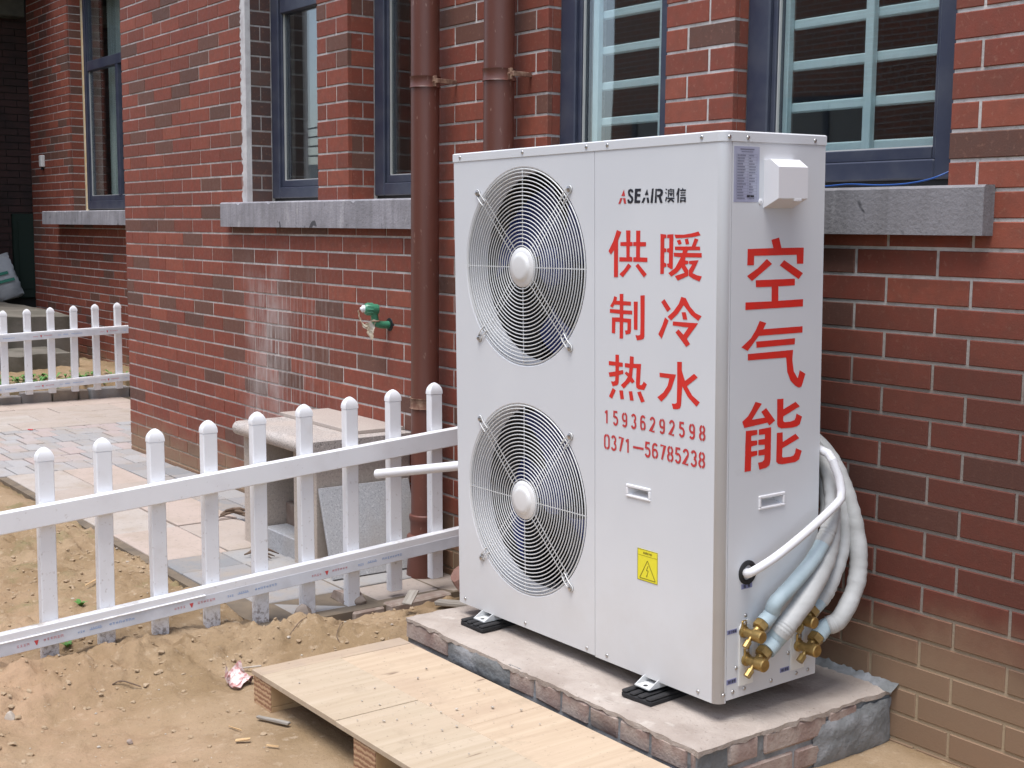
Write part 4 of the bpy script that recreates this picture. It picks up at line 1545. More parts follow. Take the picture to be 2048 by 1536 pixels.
# recessed hand holds
def hand_hold(front, a0, a1, h0, h1, mat):
    mb = MB()
    P = (lambda a, y, h: (a, y, h)) if front else (lambda a, y, h: (W - y, a, h))
    def bx(a0, a1, y0, y1, h0, h1):
        p, q = P(a0, y0, h0), P(a1, y1, h1)
        mb.box(min(p[0], q[0]), max(p[0], q[0]), min(p[1], q[1]), max(p[1], q[1]), h0, h1, .0015)
    e = .0075
    bx(a0, a1, -.0035, .004, h1 - e, h1)
    bx(a0, a1, -.0035, .004, h0, h0 + e * .8)
    bx(a0, a0 + e, -.0035, .004, h0 + e * .8 + .0003, h1 - e - .0003)
    bx(a1 - e, a1, -.0035, .004, h0 + e * .8 + .0003, h1 - e - .0003)
    o = mb.build('hand_hold', mat, hp, smooth=30)
    c_ = MB()
    i0, i1, k0, k1 = a0 + e - .001, a1 - e + .001, h0 + e * .8 - .001, h1 - e + .001
    dp = .028
    A = [P(i0, .001, k0), P(i1, .001, k0), P(i1, .001, k1), P(i0, .001, k1)]
    B = [P(i0 + .012, dp, k0 + .008), P(i1 - .004, dp, k0 + .008), P(i1 - .004, dp, k1), P(i0 + .012, dp, k1)]
    c_.add(A + B, [(0, 1, 5, 4), (1, 2, 6, 5), (2, 3, 7, 6), (3, 0, 4, 7), (4, 5, 6, 7)])
    c_.build('hand_hold_pocket', mat, o)
hand_hold(True, *HH, M['white_plastic'])
hand_hold(False, *HS, M['white_plastic'])

# printed matter: each sits a hair proud of its panel
PR = -.0007
GL = {
    'gong': [
        [(0.7393,1.1422),(0.7562,1.1373),(0.7439,1.1153),(0.7437,1.0228),(0.7279,1.0221),(0.7282,1.0914),(0.7159,1.0794),(0.7064,1.0885),(0.7253,1.1139)],
        [(0.7742,1.141),(0.7908,1.1409),(0.7901,1.1121),(0.7994,1.1118),(0.7994,1.1024),(0.7881,1.1014),(0.7882,1.0752),(0.7981,1.074),(0.7982,1.0632),(0.7486,1.0627),(0.749,1.0736),(0.7756,1.0734),(0.7755,1.1017),(0.7526,1.1021),(0.7526,1.1116),(0.7755,1.1121)],
        [(0.8121,1.1404),(0.8278,1.1403),(0.8269,1.1122),(0.8487,1.112),(0.8487,1.1018),(0.8266,1.101),(0.8263,1.0741),(0.854,1.0737),(0.854,1.0628),(0.8016,1.063),(0.8015,1.0738),(0.812,1.0747),(0.8123,1.102),(0.8014,1.1024),(0.8014,1.1118),(0.8122,1.1122)],
        [(0.7826,1.0583),(0.7948,1.0517),(0.7623,1.023),(0.7487,1.0304),(0.7667,1.0424)],
        [(0.8196,1.0589),(0.8521,1.0329),(0.8409,1.0247),(0.8101,1.0524)],
    ],
    'nuan': [
        [(0.9008,1.1322),(0.9217,1.1305),(0.9218,1.1227),(0.9146,1.1216),(0.9144,1.0977),(0.922,1.0967),(0.9221,1.0887),(0.9145,1.0873),(0.9143,1.0625),(0.9223,1.0607),(0.9224,1.0529),(0.9137,1.0514),(0.9134,1.0351),(0.9006,1.0345)],
        [(0.9251,1.1305),(0.9465,1.1315),(0.9443,1.0481),(0.9379,1.0473),(0.9319,1.0505),(0.9258,1.0526),(0.9242,1.0601),(0.9308,1.0612),(0.9312,1.0868),(0.924,1.0887),(0.9239,1.0965),(0.9318,1.0979),(0.932,1.1218),(0.9237,1.1227)],
        [(0.9499,1.1305),(0.9813,1.1302),(1.0086,1.1334),(1.0316,1.1378),(1.0385,1.1289),(1.0105,1.1245),(0.9851,1.1228),(0.9541,1.1219)],
        [(0.9578,1.1161),(0.9704,1.1187),(0.9751,1.1091),(0.9646,1.1058)],
        [(0.9855,1.1197),(0.9964,1.121),(1.0006,1.1086),(0.9889,1.107)],
        [(0.9517,1.1019),(1.0093,1.1025),(1.0188,1.1219),(1.0314,1.1191),(1.022,1.1026),(1.037,1.1022),(1.0375,1.0939),(0.9956,1.0933),(0.9939,1.0871),(1.0429,1.0872),(1.0427,1.0768),(0.9885,1.0766),(0.9866,1.0695),(0.9981,1.068),(0.9982,1.0611),(0.9861,1.0592),(0.9983,1.046),(0.9985,1.0326),(0.9621,1.0201),(0.9519,1.031),(0.986,1.0394),(0.9748,1.052),(0.9601,1.0394),(0.9396,1.0292),(0.9293,1.0374),(0.9525,1.0502),(0.9723,1.0764),(0.9485,1.078),(0.9477,1.087),(0.9774,1.0867),(0.9795,1.0931),(0.9517,1.0939)],
        [(1.0003,1.0681),(1.0328,1.0702),(1.0126,1.0393),(1.0278,1.0346),(1.044,1.0325),(1.0361,1.0202),(1.0153,1.0254),(0.9999,1.0326),(0.9998,1.0461),(1.0116,1.0597),(1.0004,1.0612)],
    ],
    'zhi': [
        [(0.7504,0.9804),(0.7644,0.9809),(0.7641,0.9625),(0.7935,0.9623),(0.7931,0.9525),(0.7645,0.9521),(0.7646,0.9395),(0.7984,0.9398),(0.7981,0.9302),(0.7646,0.9297),(0.7642,0.919),(0.7941,0.9189),(0.7938,0.8876),(0.7907,0.8813),(0.7734,0.8779),(0.7705,0.8883),(0.7774,0.8887),(0.7803,0.8898),(0.7802,0.9087),(0.7642,0.9092),(0.7635,0.8669),(0.7503,0.8664),(0.7506,0.9091),(0.7339,0.9086),(0.7327,0.8784),(0.7197,0.8786),(0.7205,0.919),(0.7505,0.9202),(0.7505,0.9297),(0.712,0.9306),(0.7124,0.9403),(0.7505,0.9403),(0.7509,0.9526),(0.7297,0.9525),(0.7234,0.944),(0.7129,0.9477),(0.7234,0.9601),(0.7292,0.9741),(0.7405,0.9714),(0.7376,0.9625),(0.7505,0.9627)],
        [(0.804,0.963),(0.8189,0.9634),(0.818,0.8924),(0.8047,0.8926)],
        [(0.8288,0.9792),(0.8447,0.9805),(0.8441,0.8771),(0.8411,0.8715),(0.8332,0.8686),(0.8165,0.8659),(0.8104,0.8791),(0.8181,0.8785),(0.8251,0.8793),(0.8285,0.8816),(0.8295,0.9113)],
    ],
    'leng': [
        [(0.9164,0.9737),(0.9388,0.9506),(0.9262,0.9428),(0.9044,0.9662)],
        [(0.9186,0.9293),(0.9311,0.922),(0.9066,0.8757),(0.8946,0.8863),(0.9083,0.9076)],
        [(0.9748,0.9816),(0.9903,0.9791),(1.0051,0.9594),(1.0235,0.9449),(1.0443,0.9382),(1.0331,0.9264),(1.009,0.939),(0.9831,0.9617),(0.9629,0.9394),(0.9396,0.9225),(0.9276,0.9313),(0.9479,0.9452),(0.9664,0.9642)],
        [(0.9763,0.9442),(0.9906,0.9451),(0.9964,0.9274),(0.9812,0.927)],
        [(0.9462,0.9205),(1.0328,0.9207),(0.995,0.8814),(1.0062,0.8692),(0.993,0.8615),(0.9555,0.8946),(0.9661,0.9024),(0.9835,0.8904),(1.0002,0.9089),(0.9459,0.9108)],
    ],
    're': [
        [(0.734,0.8238),(0.7476,0.8245),(0.7479,0.8052),(0.7628,0.805),(0.7625,0.7941),(0.7483,0.7941),(0.7475,0.7832),(0.7641,0.7864),(0.765,0.7768),(0.748,0.7719),(0.7467,0.7523),(0.7426,0.7457),(0.7232,0.7406),(0.7168,0.7531),(0.7278,0.7534),(0.7333,0.7567),(0.7337,0.7678),(0.7109,0.7647),(0.7075,0.7754),(0.7341,0.7801),(0.7341,0.795),(0.7079,0.7947),(0.7083,0.8051),(0.7341,0.8052)],
        [(0.7899,0.8241),(0.8046,0.8233),(0.8039,0.8055),(0.8321,0.8074),(0.8275,0.7535),(0.8347,0.7542),(0.8387,0.758),(0.8417,0.764),(0.8539,0.7578),(0.8438,0.7424),(0.8217,0.7425),(0.8146,0.7462),(0.813,0.7584),(0.8154,0.7955),(0.8019,0.795),(0.7983,0.7707),(0.8085,0.7607),(0.7984,0.755),(0.7914,0.7591),(0.7665,0.7386),(0.7551,0.7468),(0.7717,0.7587),(0.7819,0.7707),(0.77,0.7786),(0.7767,0.7837),(0.786,0.78),(0.7884,0.7939),(0.7703,0.7945),(0.7707,0.8049),(0.7892,0.805)],
        [(0.7232,0.7362),(0.7359,0.7318),(0.7211,0.7082),(0.7088,0.713)],
        [(0.7493,0.7324),(0.7635,0.7337),(0.7677,0.7119),(0.7539,0.7101)],
        [(0.7857,0.7335),(0.7988,0.7351),(0.8046,0.7116),(0.7908,0.7106)],
        [(0.8177,0.7342),(0.8308,0.7379),(0.8466,0.7138),(0.8326,0.7094)],
    ],
    'shui': [
        [(0.9622,0.8231),(0.9786,0.824),(0.9783,0.8036),(0.9897,0.7787),(1.0207,0.7988),(1.033,0.7908),(0.9966,0.7666),(1.0149,0.7456),(1.0409,0.7316),(1.0295,0.72),(1.0003,0.7402),(0.9805,0.7645),(0.9767,0.718),(0.9727,0.7097),(0.9652,0.7069),(0.9491,0.7056),(0.9439,0.7188),(0.9556,0.7191),(0.9617,0.7224),(0.9627,0.772)],
        [(0.8995,0.791),(0.9584,0.7914),(0.9421,0.7542),(0.9251,0.7339),(0.9069,0.7194),(0.8922,0.729),(0.9134,0.7428),(0.9287,0.7609),(0.9352,0.7801),(0.9006,0.7804)],
    ],
    'kong': [
        [(0.0822,1.0959),(0.1708,1.0966),(0.1631,1.1163),(0.1903,1.1214),(0.1988,1.0964),(0.279,1.0961),(0.2782,1.0568),(0.255,1.0571),(0.2538,1.0791),(0.1046,1.0794),(0.1042,1.0573),(0.0815,1.0576)],
        [(0.1483,1.0711),(0.1667,1.0589),(0.0982,1.0199),(0.0813,1.0324),(0.1168,1.0496)],
        [(0.2091,1.067),(0.2777,1.0337),(0.2622,1.0198),(0.1937,1.0548)],
        [(0.1111,1.0216),(0.249,1.0211),(0.249,1.0049),(0.1903,1.0045),(0.1907,0.9697),(0.28,0.9702),(0.2796,0.9523),(0.077,0.9524),(0.0772,0.9703),(0.1669,0.9694),(0.1665,1.0044),(0.112,1.0051)],
    ],
    'qi': [
        [(0.1266,0.9243),(0.1498,0.9181),(0.1396,0.9036),(0.28,0.9035),(0.2798,0.888),(0.1246,0.8885),(0.0868,0.8546),(0.065,0.8644),(0.0969,0.8838),(0.1135,0.9028)],
        [(0.1157,0.8752),(0.2532,0.8754),(0.2524,0.8605),(0.1167,0.8604)],
        [(0.0873,0.8471),(0.2467,0.8472),(0.2447,0.8227),(0.2506,0.794),(0.2653,0.7755),(0.2689,0.7849),(0.272,0.7951),(0.2934,0.7847),(0.2802,0.7543),(0.2707,0.7518),(0.2562,0.7581),(0.2388,0.7724),(0.227,0.7945),(0.222,0.83),(0.0876,0.8319)],
    ],
    'neng': [
        [(0.1161,0.7301),(0.1384,0.7237),(0.1044,0.6876),(0.1506,0.6886),(0.1366,0.7035),(0.1538,0.7118),(0.1865,0.678),(0.1658,0.6676),(0.1592,0.6753),(0.0787,0.6699),(0.0713,0.6857),(0.0907,0.6971),(0.1039,0.7122)],
        [(0.0842,0.6624),(0.1239,0.6612),(0.1241,0.6495),(0.1033,0.6484),(0.1032,0.6364),(0.1244,0.6352),(0.1246,0.6246),(0.1038,0.6223),(0.1037,0.6107),(0.1249,0.6101),(0.1251,0.599),(0.1043,0.5969),(0.1035,0.5632),(0.0816,0.5629),(0.083,0.6297)],
        [(0.1293,0.6614),(0.1727,0.6631),(0.1723,0.5827),(0.1689,0.5696),(0.1579,0.5644),(0.1332,0.5622),(0.1282,0.5801),(0.1429,0.581),(0.1494,0.5853),(0.1508,0.5967),(0.1288,0.5973),(0.1285,0.6105),(0.1505,0.6115),(0.1508,0.6218),(0.1283,0.6235),(0.128,0.6361),(0.1508,0.6362),(0.151,0.6473),(0.1296,0.6479)],
        [(0.1923,0.7298),(0.2151,0.7294),(0.2153,0.7031),(0.2592,0.7176),(0.2752,0.7051),(0.2156,0.6853),(0.2153,0.6737),(0.2206,0.6706),(0.2414,0.6699),(0.2566,0.6724),(0.2602,0.6785),(0.2634,0.688),(0.2842,0.6786),(0.276,0.66),(0.2666,0.6557),(0.2494,0.6542),(0.2097,0.6559),(0.1965,0.6614),(0.1936,0.6681)],
        [(0.1931,0.6465),(0.2141,0.646),(0.2152,0.622),(0.2609,0.6378),(0.2754,0.625),(0.2143,0.6065),(0.2133,0.5858),(0.2171,0.5828),(0.2437,0.5818),(0.2551,0.5837),(0.2606,0.5897),(0.2632,0.6014),(0.2852,0.5925),(0.2765,0.5721),(0.2632,0.5664),(0.2138,0.5663),(0.1996,0.5692),(0.1926,0.5752)],
    ],
    'logo_red': [
        [(0.7661,1.243),(0.7705,1.2268),(0.756,1.2272)],
        [(0.7523,1.2221),(0.7608,1.2219),(0.7523,1.2074),(0.7444,1.2076)],
        [(0.7623,1.2219),(0.7716,1.2217),(0.7746,1.2078),(0.7665,1.208)],
    ],
    'logo_black': [
        [(0.7808,1.2368),(0.7833,1.242),(0.7913,1.2442),(0.7986,1.2421),(0.8023,1.2357),(0.7955,1.2345),(0.7928,1.2379),(0.7892,1.238),(0.7882,1.2346),(0.7914,1.2297),(0.8002,1.2237),(0.8017,1.2169),(0.798,1.2103),(0.79,1.2075),(0.7812,1.2096),(0.7782,1.2174),(0.7856,1.2183),(0.7878,1.2143),(0.7922,1.2138),(0.7941,1.2181),(0.7914,1.222),(0.7826,1.228)],
        [(0.8071,1.2438),(0.8301,1.2436),(0.8287,1.237),(0.8168,1.237),(0.8161,1.231),(0.8279,1.2306),(0.8269,1.2241),(0.815,1.2242),(0.814,1.2152),(0.8274,1.2149),(0.826,1.2084),(0.8049,1.2088)],
        [(0.8518,1.2421),(0.8569,1.227),(0.8431,1.2273)],
        [(0.8391,1.2214),(0.847,1.2212),(0.8392,1.2085),(0.8309,1.2086)],
        [(0.8494,1.2212),(0.8576,1.221),(0.8605,1.2081),(0.8527,1.2082)],
        [(0.8695,1.2425),(0.8758,1.2428),(0.8725,1.2078),(0.864,1.208)],
        [(0.8821,1.2417),(0.887,1.2415),(0.8865,1.2076),(0.8788,1.2077)],
        [(0.8881,1.2415),(0.8995,1.2414),(0.9071,1.2386),(0.9092,1.2334),(0.9072,1.226),(0.9017,1.2223),(0.9077,1.2071),(0.899,1.2073),(0.8927,1.2216),(0.8879,1.2217),(0.8879,1.2269),(0.8954,1.2272),(0.9002,1.2308),(0.8988,1.2356),(0.8878,1.2363)],
        [(0.919,1.2416),(0.9245,1.2391),(0.9229,1.2368),(0.9174,1.2388)],
        [(0.9172,1.2332),(0.9227,1.231),(0.9213,1.2284),(0.9161,1.2306)],
        [(0.92,1.2219),(0.9247,1.2199),(0.9193,1.2093),(0.9162,1.2117)],
        [(0.9263,1.2386),(0.9335,1.2388),(0.9365,1.242),(0.9392,1.2387),(0.948,1.2389),(0.9482,1.2203),(0.9441,1.2204),(0.944,1.2362),(0.9297,1.2361),(0.9299,1.2207),(0.926,1.2208)],
        [(0.9311,1.2342),(0.9427,1.2339),(0.9427,1.2318),(0.9311,1.2321)],
        [(0.9305,1.2301),(0.9434,1.2297),(0.9434,1.2269),(0.9407,1.227),(0.9407,1.2233),(0.9339,1.2234),(0.9339,1.2272),(0.9305,1.2273)],
        [(0.9244,1.2195),(0.9489,1.2189),(0.9489,1.2156),(0.9415,1.2153),(0.949,1.2101),(0.9449,1.2072),(0.9367,1.2131),(0.9286,1.2072),(0.9238,1.2096),(0.932,1.2155),(0.9244,1.2162)],
        [(0.9619,1.2413),(0.9672,1.2398),(0.9652,1.2319),(0.9638,1.207),(0.9587,1.2071),(0.9593,1.2265),(0.9563,1.2224),(0.9555,1.2276)],
        [(0.9768,1.2418),(0.9806,1.2375),(0.9888,1.237),(0.9882,1.2336),(0.9682,1.2339),(0.9686,1.2372),(0.9749,1.2374)],
        [(0.9703,1.2309),(0.9873,1.2306),(0.9869,1.2279),(0.97,1.2281)],
        [(0.9697,1.2254),(0.987,1.2251),(0.9866,1.2222),(0.9693,1.2224)],
        [(0.9688,1.2194),(0.9883,1.2192),(0.9878,1.2074),(0.9825,1.2071),(0.9825,1.2094),(0.9732,1.2094),(0.9732,1.2068),(0.9681,1.2067),(0.9684,1.2143),(0.9734,1.2142),(0.9734,1.2123),(0.9827,1.2123),(0.9827,1.2158),(0.9688,1.2157)],
    ],
}
def print_front(name, polys, mat, parent=None, y=PR):
    mb = MB()
    for i, P in enumerate(polys):
        yy = y - (i % 40) * .000008
        mb.poly([(a, yy, h) for a, h in P])
    return mb.build(name, mat, parent or hp)
def print_side(name, polys, mat, parent=None, off=.0007):
    mb = MB()
    for P in polys:
        mb.poly([(W + off, y, h) for y, h in P])
    return mb.build(name, mat, parent or hp)
for k in ('gong', 'nuan', 'zhi', 'leng', 're', 'shui'):
    print_front('stencilled_character', GL[k], M['red'])
for k in ('kong', 'qi', 'neng'):
    print_side('stencilled_character', GL[k], M['red'])
lg = print_front('printed_logo', GL['logo_black'], M['black_ink'])
print_front('logo_letter', GL['logo_red'], M['red2'], lg)

# stencilled phone numbers
def arcp(cx, cy, rx, ry, a0, a1, n=8):
    return [(cx + rx * math.cos(R(a0 + (a1 - a0) * i / n)), cy + ry * math.sin(R(a0 + (a1 - a0) * i / n))) for i in range(n + 1)]
DG = {   # centre lines in a 1 x 2 cell
    '0': [arcp(.5, 1.5, .5, .48, 96, 180) + arcp(.5, .5, .5, .48, 180, 264), arcp(.5, .5, .5, .48, -84, 0) + arcp(.5, 1.5, .5, .48, 0, 84)],
    '1': [[(.55, 2.0), (.55, 0)], [(.10, 1.55), (.42, 1.86)]],
    '2': [arcp(.5, 1.48, .46, .5, 170, -25) + [(.05, .02), (1.0, .02)]],
    '3': [arcp(.48, 1.52, .44, .46, 160, -80), arcp(.48, .5, .5, .5, 85, -160)],
    '5': [[(.95, 1.96), (.16, 1.96), (.08, 1.1)], arcp(.48, .62, .5, .6, 125, -155)],
    '6': [arcp(.5, 1.5, .47, .48, 30, 180) + [(.03, 1.2), (.03, .8)] + arcp(.5, .53, .47, .5, 180, 263), arcp(.5, .62, .47, .56, -83, 125)],
    '7': [[(.04, 1.96), (.95, 1.96), (.35, 0)]],
    '8': [arcp(.5, 1.5, .44, .48, 98, 262), arcp(.5, 1.5, .44, .48, -82, 82), arcp(.5, .53, .5, .5, 98, 262), arcp(.5, .53, .5, .5, -82, 82)],
    '-': [[(0.05, .98), (1.75, .98)]],
}
DG['9'] = [[(1 - x, 2 - y) for x, y in P] for P in DG['6']]
def stroke(P, w, sx, sy):
    """ribbon along P: list of quads in final units"""
    Q = [Vector((x * sx, y * sy)) for x, y in P]
    L, Rr = [], []
    for i, p in enumerate(Q):
        t_ = (Q[min(i + 1, len(Q) - 1)] - Q[max(i - 1, 0)])
        if t_.length < 1e-9: t_ = Vector((1, 0))
        t_.normalize()
        n_ = Vector((-t_.y, t_.x))
        k = 1.0
        if 0 < i < len(Q) - 1:
            d0 = (Q[i] - Q[i - 1]).normalized(); d1 = (Q[i + 1] - Q[i]).normalized()
            k = 1 / max(.45, math.sqrt(max(0, (1 + d0.dot(d1)) / 2)))
        L.append(p + n_ * w * .5 * k); Rr.append(p - n_ * w * .5 * k)
    return [(L[i], L[i + 1], Rr[i + 1], Rr[i]) for i in range(len(Q) - 1)]
def number(txt, a0, a1, hb, hh, cw, tilt=0.0):
    polys = []
    units = sum(1.75 if c_ == '-' else 1.0 for c_ in txt)
    pitch = (a1 - a0 - cw) / (units - 1)
    x = a0
    for c_ in txt:
        if c_ == '-':
            x += 0
            sx = (pitch * 1.75) / 1.75
        else:
            sx = cw
        for P in DG[c_]:
            for q in stroke(P, .0060, (sx if c_ != '-' else pitch * .86) * 1.0, hh / 2):
                polys.append([(x + v.x, hb + v.y) for v in q])
        x += pitch * (1.75 if c_ == '-' else 1.0)
    return polys
print_front('stencilled_number', number('15936292598', .692, 1.058, .641, .0345, .0158), M['red2'])
print_front('stencilled_number', number('0371-56785238', .692, 1.058, .5745, .036, .0172), M['red2'])

# yellow warning sticker
ws_ = MB(); ws_.box(.8212, .8965, -.0006, .001, .2510, .3332)
stk = ws_.build('warning_sticker', M['yellow'], hp)
def rect_line(a0, a1, h0, h1, t_):
    return [[(a0, h0), (a1, h0), (a1, h0 + t_), (a0, h0 + t_)], [(a0, h1 - t_), (a1, h1 - t_), (a1, h1), (a0, h1)],
            [(a0, h0 + t_), (a0 + t_, h0 + t_), (a0 + t_, h1 - t_), (a0, h1 - t_)], [(a1 - t_, h0 + t_), (a1, h0 + t_), (a1, h1 - t_), (a1 - t_, h1 - t_)]]
def line2(a, b, t_):
    d = Vector((b[0] - a[0], b[1] - a[1])).normalized() * t_ * .5
    n_ = Vector((-d.y, d.x))
    return [(a[0] + n_.x, a[1] + n_.y), (b[0] + n_.x, b[1] + n_.y), (b[0] - n_.x, b[1] - n_.y), (a[0] - n_.x, a[1] - n_.y)]
pp = rect_line(.8212, .8965, .2510, .3332, .0011)
pp += [line2((.8225, .3168), (.8955, .3168), .0007)]
tri = [(.8300, .2570), (.8888, .2570), (.8590, .3055)]
for i in range(3):
    pp.append(line2(tri[i], tri[(i + 1) % 3], .0018))
bolt = [(.8615, .2925), (.8555, .2800), (.8625, .2800), (.8570, .2655)]
for q in zip(bolt, bolt[1:]):
    pp.append(line2(*q, .0015))
pp.append([(.8545, .2665), (.8592, .2672), (.8560, .2618)])
# WARNING in little block capitals
BL = {'W': [((0, 1), (.25, 0)), ((.25, 0), (.5, .8)), ((.5, .8), (.75, 0)), ((.75, 0), (1, 1))], 'A': [((0, 0), (.5, 1)), ((.5, 1), (1, 0)), ((.2, .35), (.8, .35))],
      'R': [((0, 0), (0, 1)), ((0, 1), (.9, .95)), ((.9, .95), (.9, .55)), ((.9, .55), (0, .5)), ((.3, .5), (1, 0))], 'N': [((0, 0), (0, 1)), ((0, 1), (1, 0)), ((1, 0), (1, 1))],
      'I': [((.5, 0), (.5, 1))], 'G': [((1, .9), (.1, .9)), ((.1, .9), (.1, .1)), ((.1, .1), (1, .1)), ((1, .1), (1, .5)), ((1, .5), (.6, .5))]}
x = .8435
for c_ in 'WARNING':
    for a, b in BL[c_]:
        pp.append(line2((x + a[0] * .0034, .3215 + a[1] * .0052), (x + b[0] * .0034, .3215 + b[1] * .0052), .0010))
    x += .0047
print_front('sticker_print', pp, M['olive_ink'], stk, -.0011)

# rating plate and the little labels on the side
rp = MB(); rp.box(W - .001, W + .0006, .0335, .1185, 1.2055, 1.3335)
rpo = rp.build('rating_plate', M['plate'], hp)
lines = []
rr_ = random.Random(2)
y0, y1 = .0415, .1095
lines.append([(.0535, 1.3255), (.1005, 1.3255), (.1005, 1.3285), (.0535, 1.3285)])
lines.append([(.0575, 1.3205), (.0965, 1.3205), (.0965, 1.3222), (.0575, 1.3222)])
hh = 1.316
k = 0
while hh > 1.213:
    lines.append([(y0, hh - .0004), (y1, hh - .0004), (y1, hh), (y0, hh)])
    x = y0 + .003
    end = y0 + rr_.uniform(.018, .030)
    while x < end:
        w_ = rr_.uniform(.002, .004)
        lines.append([(x, hh - .0046), (x + w_, hh - .0046), (x + w_, hh - .0014), (x, hh - .0014)]); x += w_ + .001
    x = y0 + .042
    end = x + rr_.uniform(.006, .022)
    while x < end:
        w_ = rr_.uniform(.0015, .0035)
        lines.append([(x, hh - .0044), (x + w_, hh - .0044), (x + w_, hh - .0016), (x, hh - .0016)]); x += w_ + .001
    hh -= .0066
for yy in (y0, y0 + .038, y1):
    lines.append([(yy, 1.2115), (yy + .0005, 1.2115), (yy + .0005, 1.316), (yy, 1.316)])
tag(print_side('plate_print', lines, M['grey_ink'], rpo, .0010), kind='stuff')
print_side('plate_print', [[(.0765, 1.2165), (.0865, 1.2165), (.0865, 1.2215), (.0765, 1.2215)], [(.0885, 1.2168), (.1005, 1.2168), (.1005, 1.2212), (.0885, 1.2212)]], M['black_ink'], rpo, .0013)
def side_label(y0, h0, w_, h_, marks):
    mb = MB(); mb.box(W - .001, W + .0007, y0, y0 + w_, h0, h0 + h_)
    o = mb.build('side_label', M['blue_label'], hp)
    L = []
    for a, b in marks:
        for (u0, v0, u1, v1) in ((0, .0, 1, .16), (0, .42, 1, .58), (0, .84, 1, 1), (.38, 0, .60, 1), (.0, .25, .16, .75), (.84, .2, 1, .8)):
            L.append([(y0 + w_ * (a + (b - a) * u0), h0 + h_ * (.2 + .6 * v0)), (y0 + w_ * (a + (b - a) * u1), h0 + h_ * (.2 + .6 * v0)),
                      (y0 + w_ * (a + (b - a) * u1), h0 + h_ * (.2 + .6 * v1)), (y0 + w_ * (a + (b - a) * u0), h0 + h_ * (.2 + .6 * v1))])
    tag(print_side('label_print', L, M['black_ink'], o, .0011), kind='stuff')
side_label(.0760, .2735, .0375, .0125, ((.2, .42), (.58, .8)))
side_label(.0290, .1690, .0335, .0105, ((.12, .26), (.36, .44), (.52, .70), (.74, .92)))
side_label(.0290, .0430, .0340, .0125, ((.14, .30), (.34, .42), (.48, .66), (.70, .88)))
side_label(.2190, .0330, .0340, .0115, ((.14, .30), (.34, .42), (.50, .68), (.72, .90)))

# white cover over the cable entry
eb = MB()
y0, y1 = .134, .2365
prof = [(.0, 1.305), (.020, 1.3055), (.047, 1.2865), (.047, 1.213), (.0, 1.191)]
eb.prism([(W + o_, y0, h_) for o_, h_ in prof], (0, y1 - y0, 0))
eb.box(W + .041, W + .0475, .1900, .2150, 1.2065, 1.2135, .001)
ebo = eb.build('cable_cover', M['white_plastic'], hp)
bv = ebo.modifiers.new('bevel', 'BEVEL'); bv.width = .002; bv.segments = 2
ec = MB(); ec.lathe([(.0075, 0), (.0075, .0012), (.006, .002)], (W, .1240, 1.2060), (1, 0, 0), 18)
eco = ec.build('cover_plug', M['white_plastic'], hp, smooth=40)
print_side('plug_mark', [[(.1210, 1.2055), (.1268, 1.2055), (.1268, 1.2063), (.1210, 1.2063)]], M['grey_ink'], eco, .0024)
# cable hole grommet
gm = MB(); gm.lathe([(.030, 0), (.030, .003), (.026, .005), (.019, .005), (.017, -.004), (.0, -.004)], (W, .096, .3135), (1, 0, 0), 28)
gm.build('grommet', M['rubber'], hp, smooth=40)

# valve plates
def valve_plate(y0, y1, h0, h1):
    mb = MB()
    r = (y1 - y0) / 2
    c_ = (y0 + y1) / 2
    P = [(y0, h0), (y1, h0)] + [(c_ + r * math.cos(t_), h1 - r + r * math.sin(t_)) for t_ in [i * math.pi / 14 for i in range(15)]]
    mb.prism([(W + .0005, y, h) for y, h in P], (.004, 0, 0))
    Q = [(y0 + .010, h0 + .055)] + [(y1 - .004, h0 + .030), (y1 - .004, h1 - r)] + [(c_ + .002 + (r - .010) * math.cos(t_), h1 - r + (r - .010) * math.sin(t_)) for t_ in [i * math.pi / 14 for i in range(15)]]
    o = mb.build('valve_plate', M['cream_plastic'], hp, smooth=30)
    q = MB()
    q.prism([(W + .0046, y, h) for y, h in Q], (.0006, 0, 0))
    q.build('plate_recess', M['recess'] if False else M['galv'], o)
valve_plate(.0685, .1170, .033, .196)
valve_plate(.2555, .3040, .032, .196)

def valve(y, h, s=1.0):
    """brass service valve: flange, body along +x, nut up and back, service port down and forward"""
    root = MB()
    root.lathe([(.013 * s, .004), (.013 * s, .010), (.0095 * s, .012), (.0095 * s, .040), (.0135 * s, .043), (.0135 * s, .066), (.0115 * s, .0685)], (W, y, h), (1, 0, 0), 18)
    root.box(W + .004, W + .010, y - .008 * s, y + .008 * s, h, h + .026 * s, .003)
    d = Vector((0, .84, .54)).normalized()
    c_ = Vector((W + .036, y, h))
    root.cyl(c_, c_ + d * .026 * s, .0085 * s, .0085 * s, 14)
    e_ = Vector((0, -.72, -.70)).normalized()
    root.cyl(c_, c_ + e_ * .020 * s, .0052 * s, .0052 * s, 12)
    root.cyl(c_ + e_ * .018 * s, c_ + e_ * .034 * s, .0076 * s, .0074 * s, 8)
    o = root.build('service_valve', M['brass'], hp, smooth=35)
    nt = MB()
    nt.lathe([(.0105 * s, .018 * s), (.0165 * s, .020 * s), (.0165 * s, .036 * s), (.012 * s, .041 * s)], c_, d, 6)
    nt.build('flare_nut', M['brass'], o)
    sc = MB()
    sc.lathe([(.0055, .010), (.0050, .0125), (.003, .0135)], (W, y, h + .020 * s), (1, 0, 0), 10)
    sc.build('valve_screw', M['screw'], o, smooth=40)
    return c_ + d * .036 * s, d
V1 = valve(.0805, .1690, 1.12)
V2 = valve(.0905, .0970, 1.22)
V3 = valve(.2690, .1690, 1.10)
V4 = valve(.2800, .0945, 1.22)

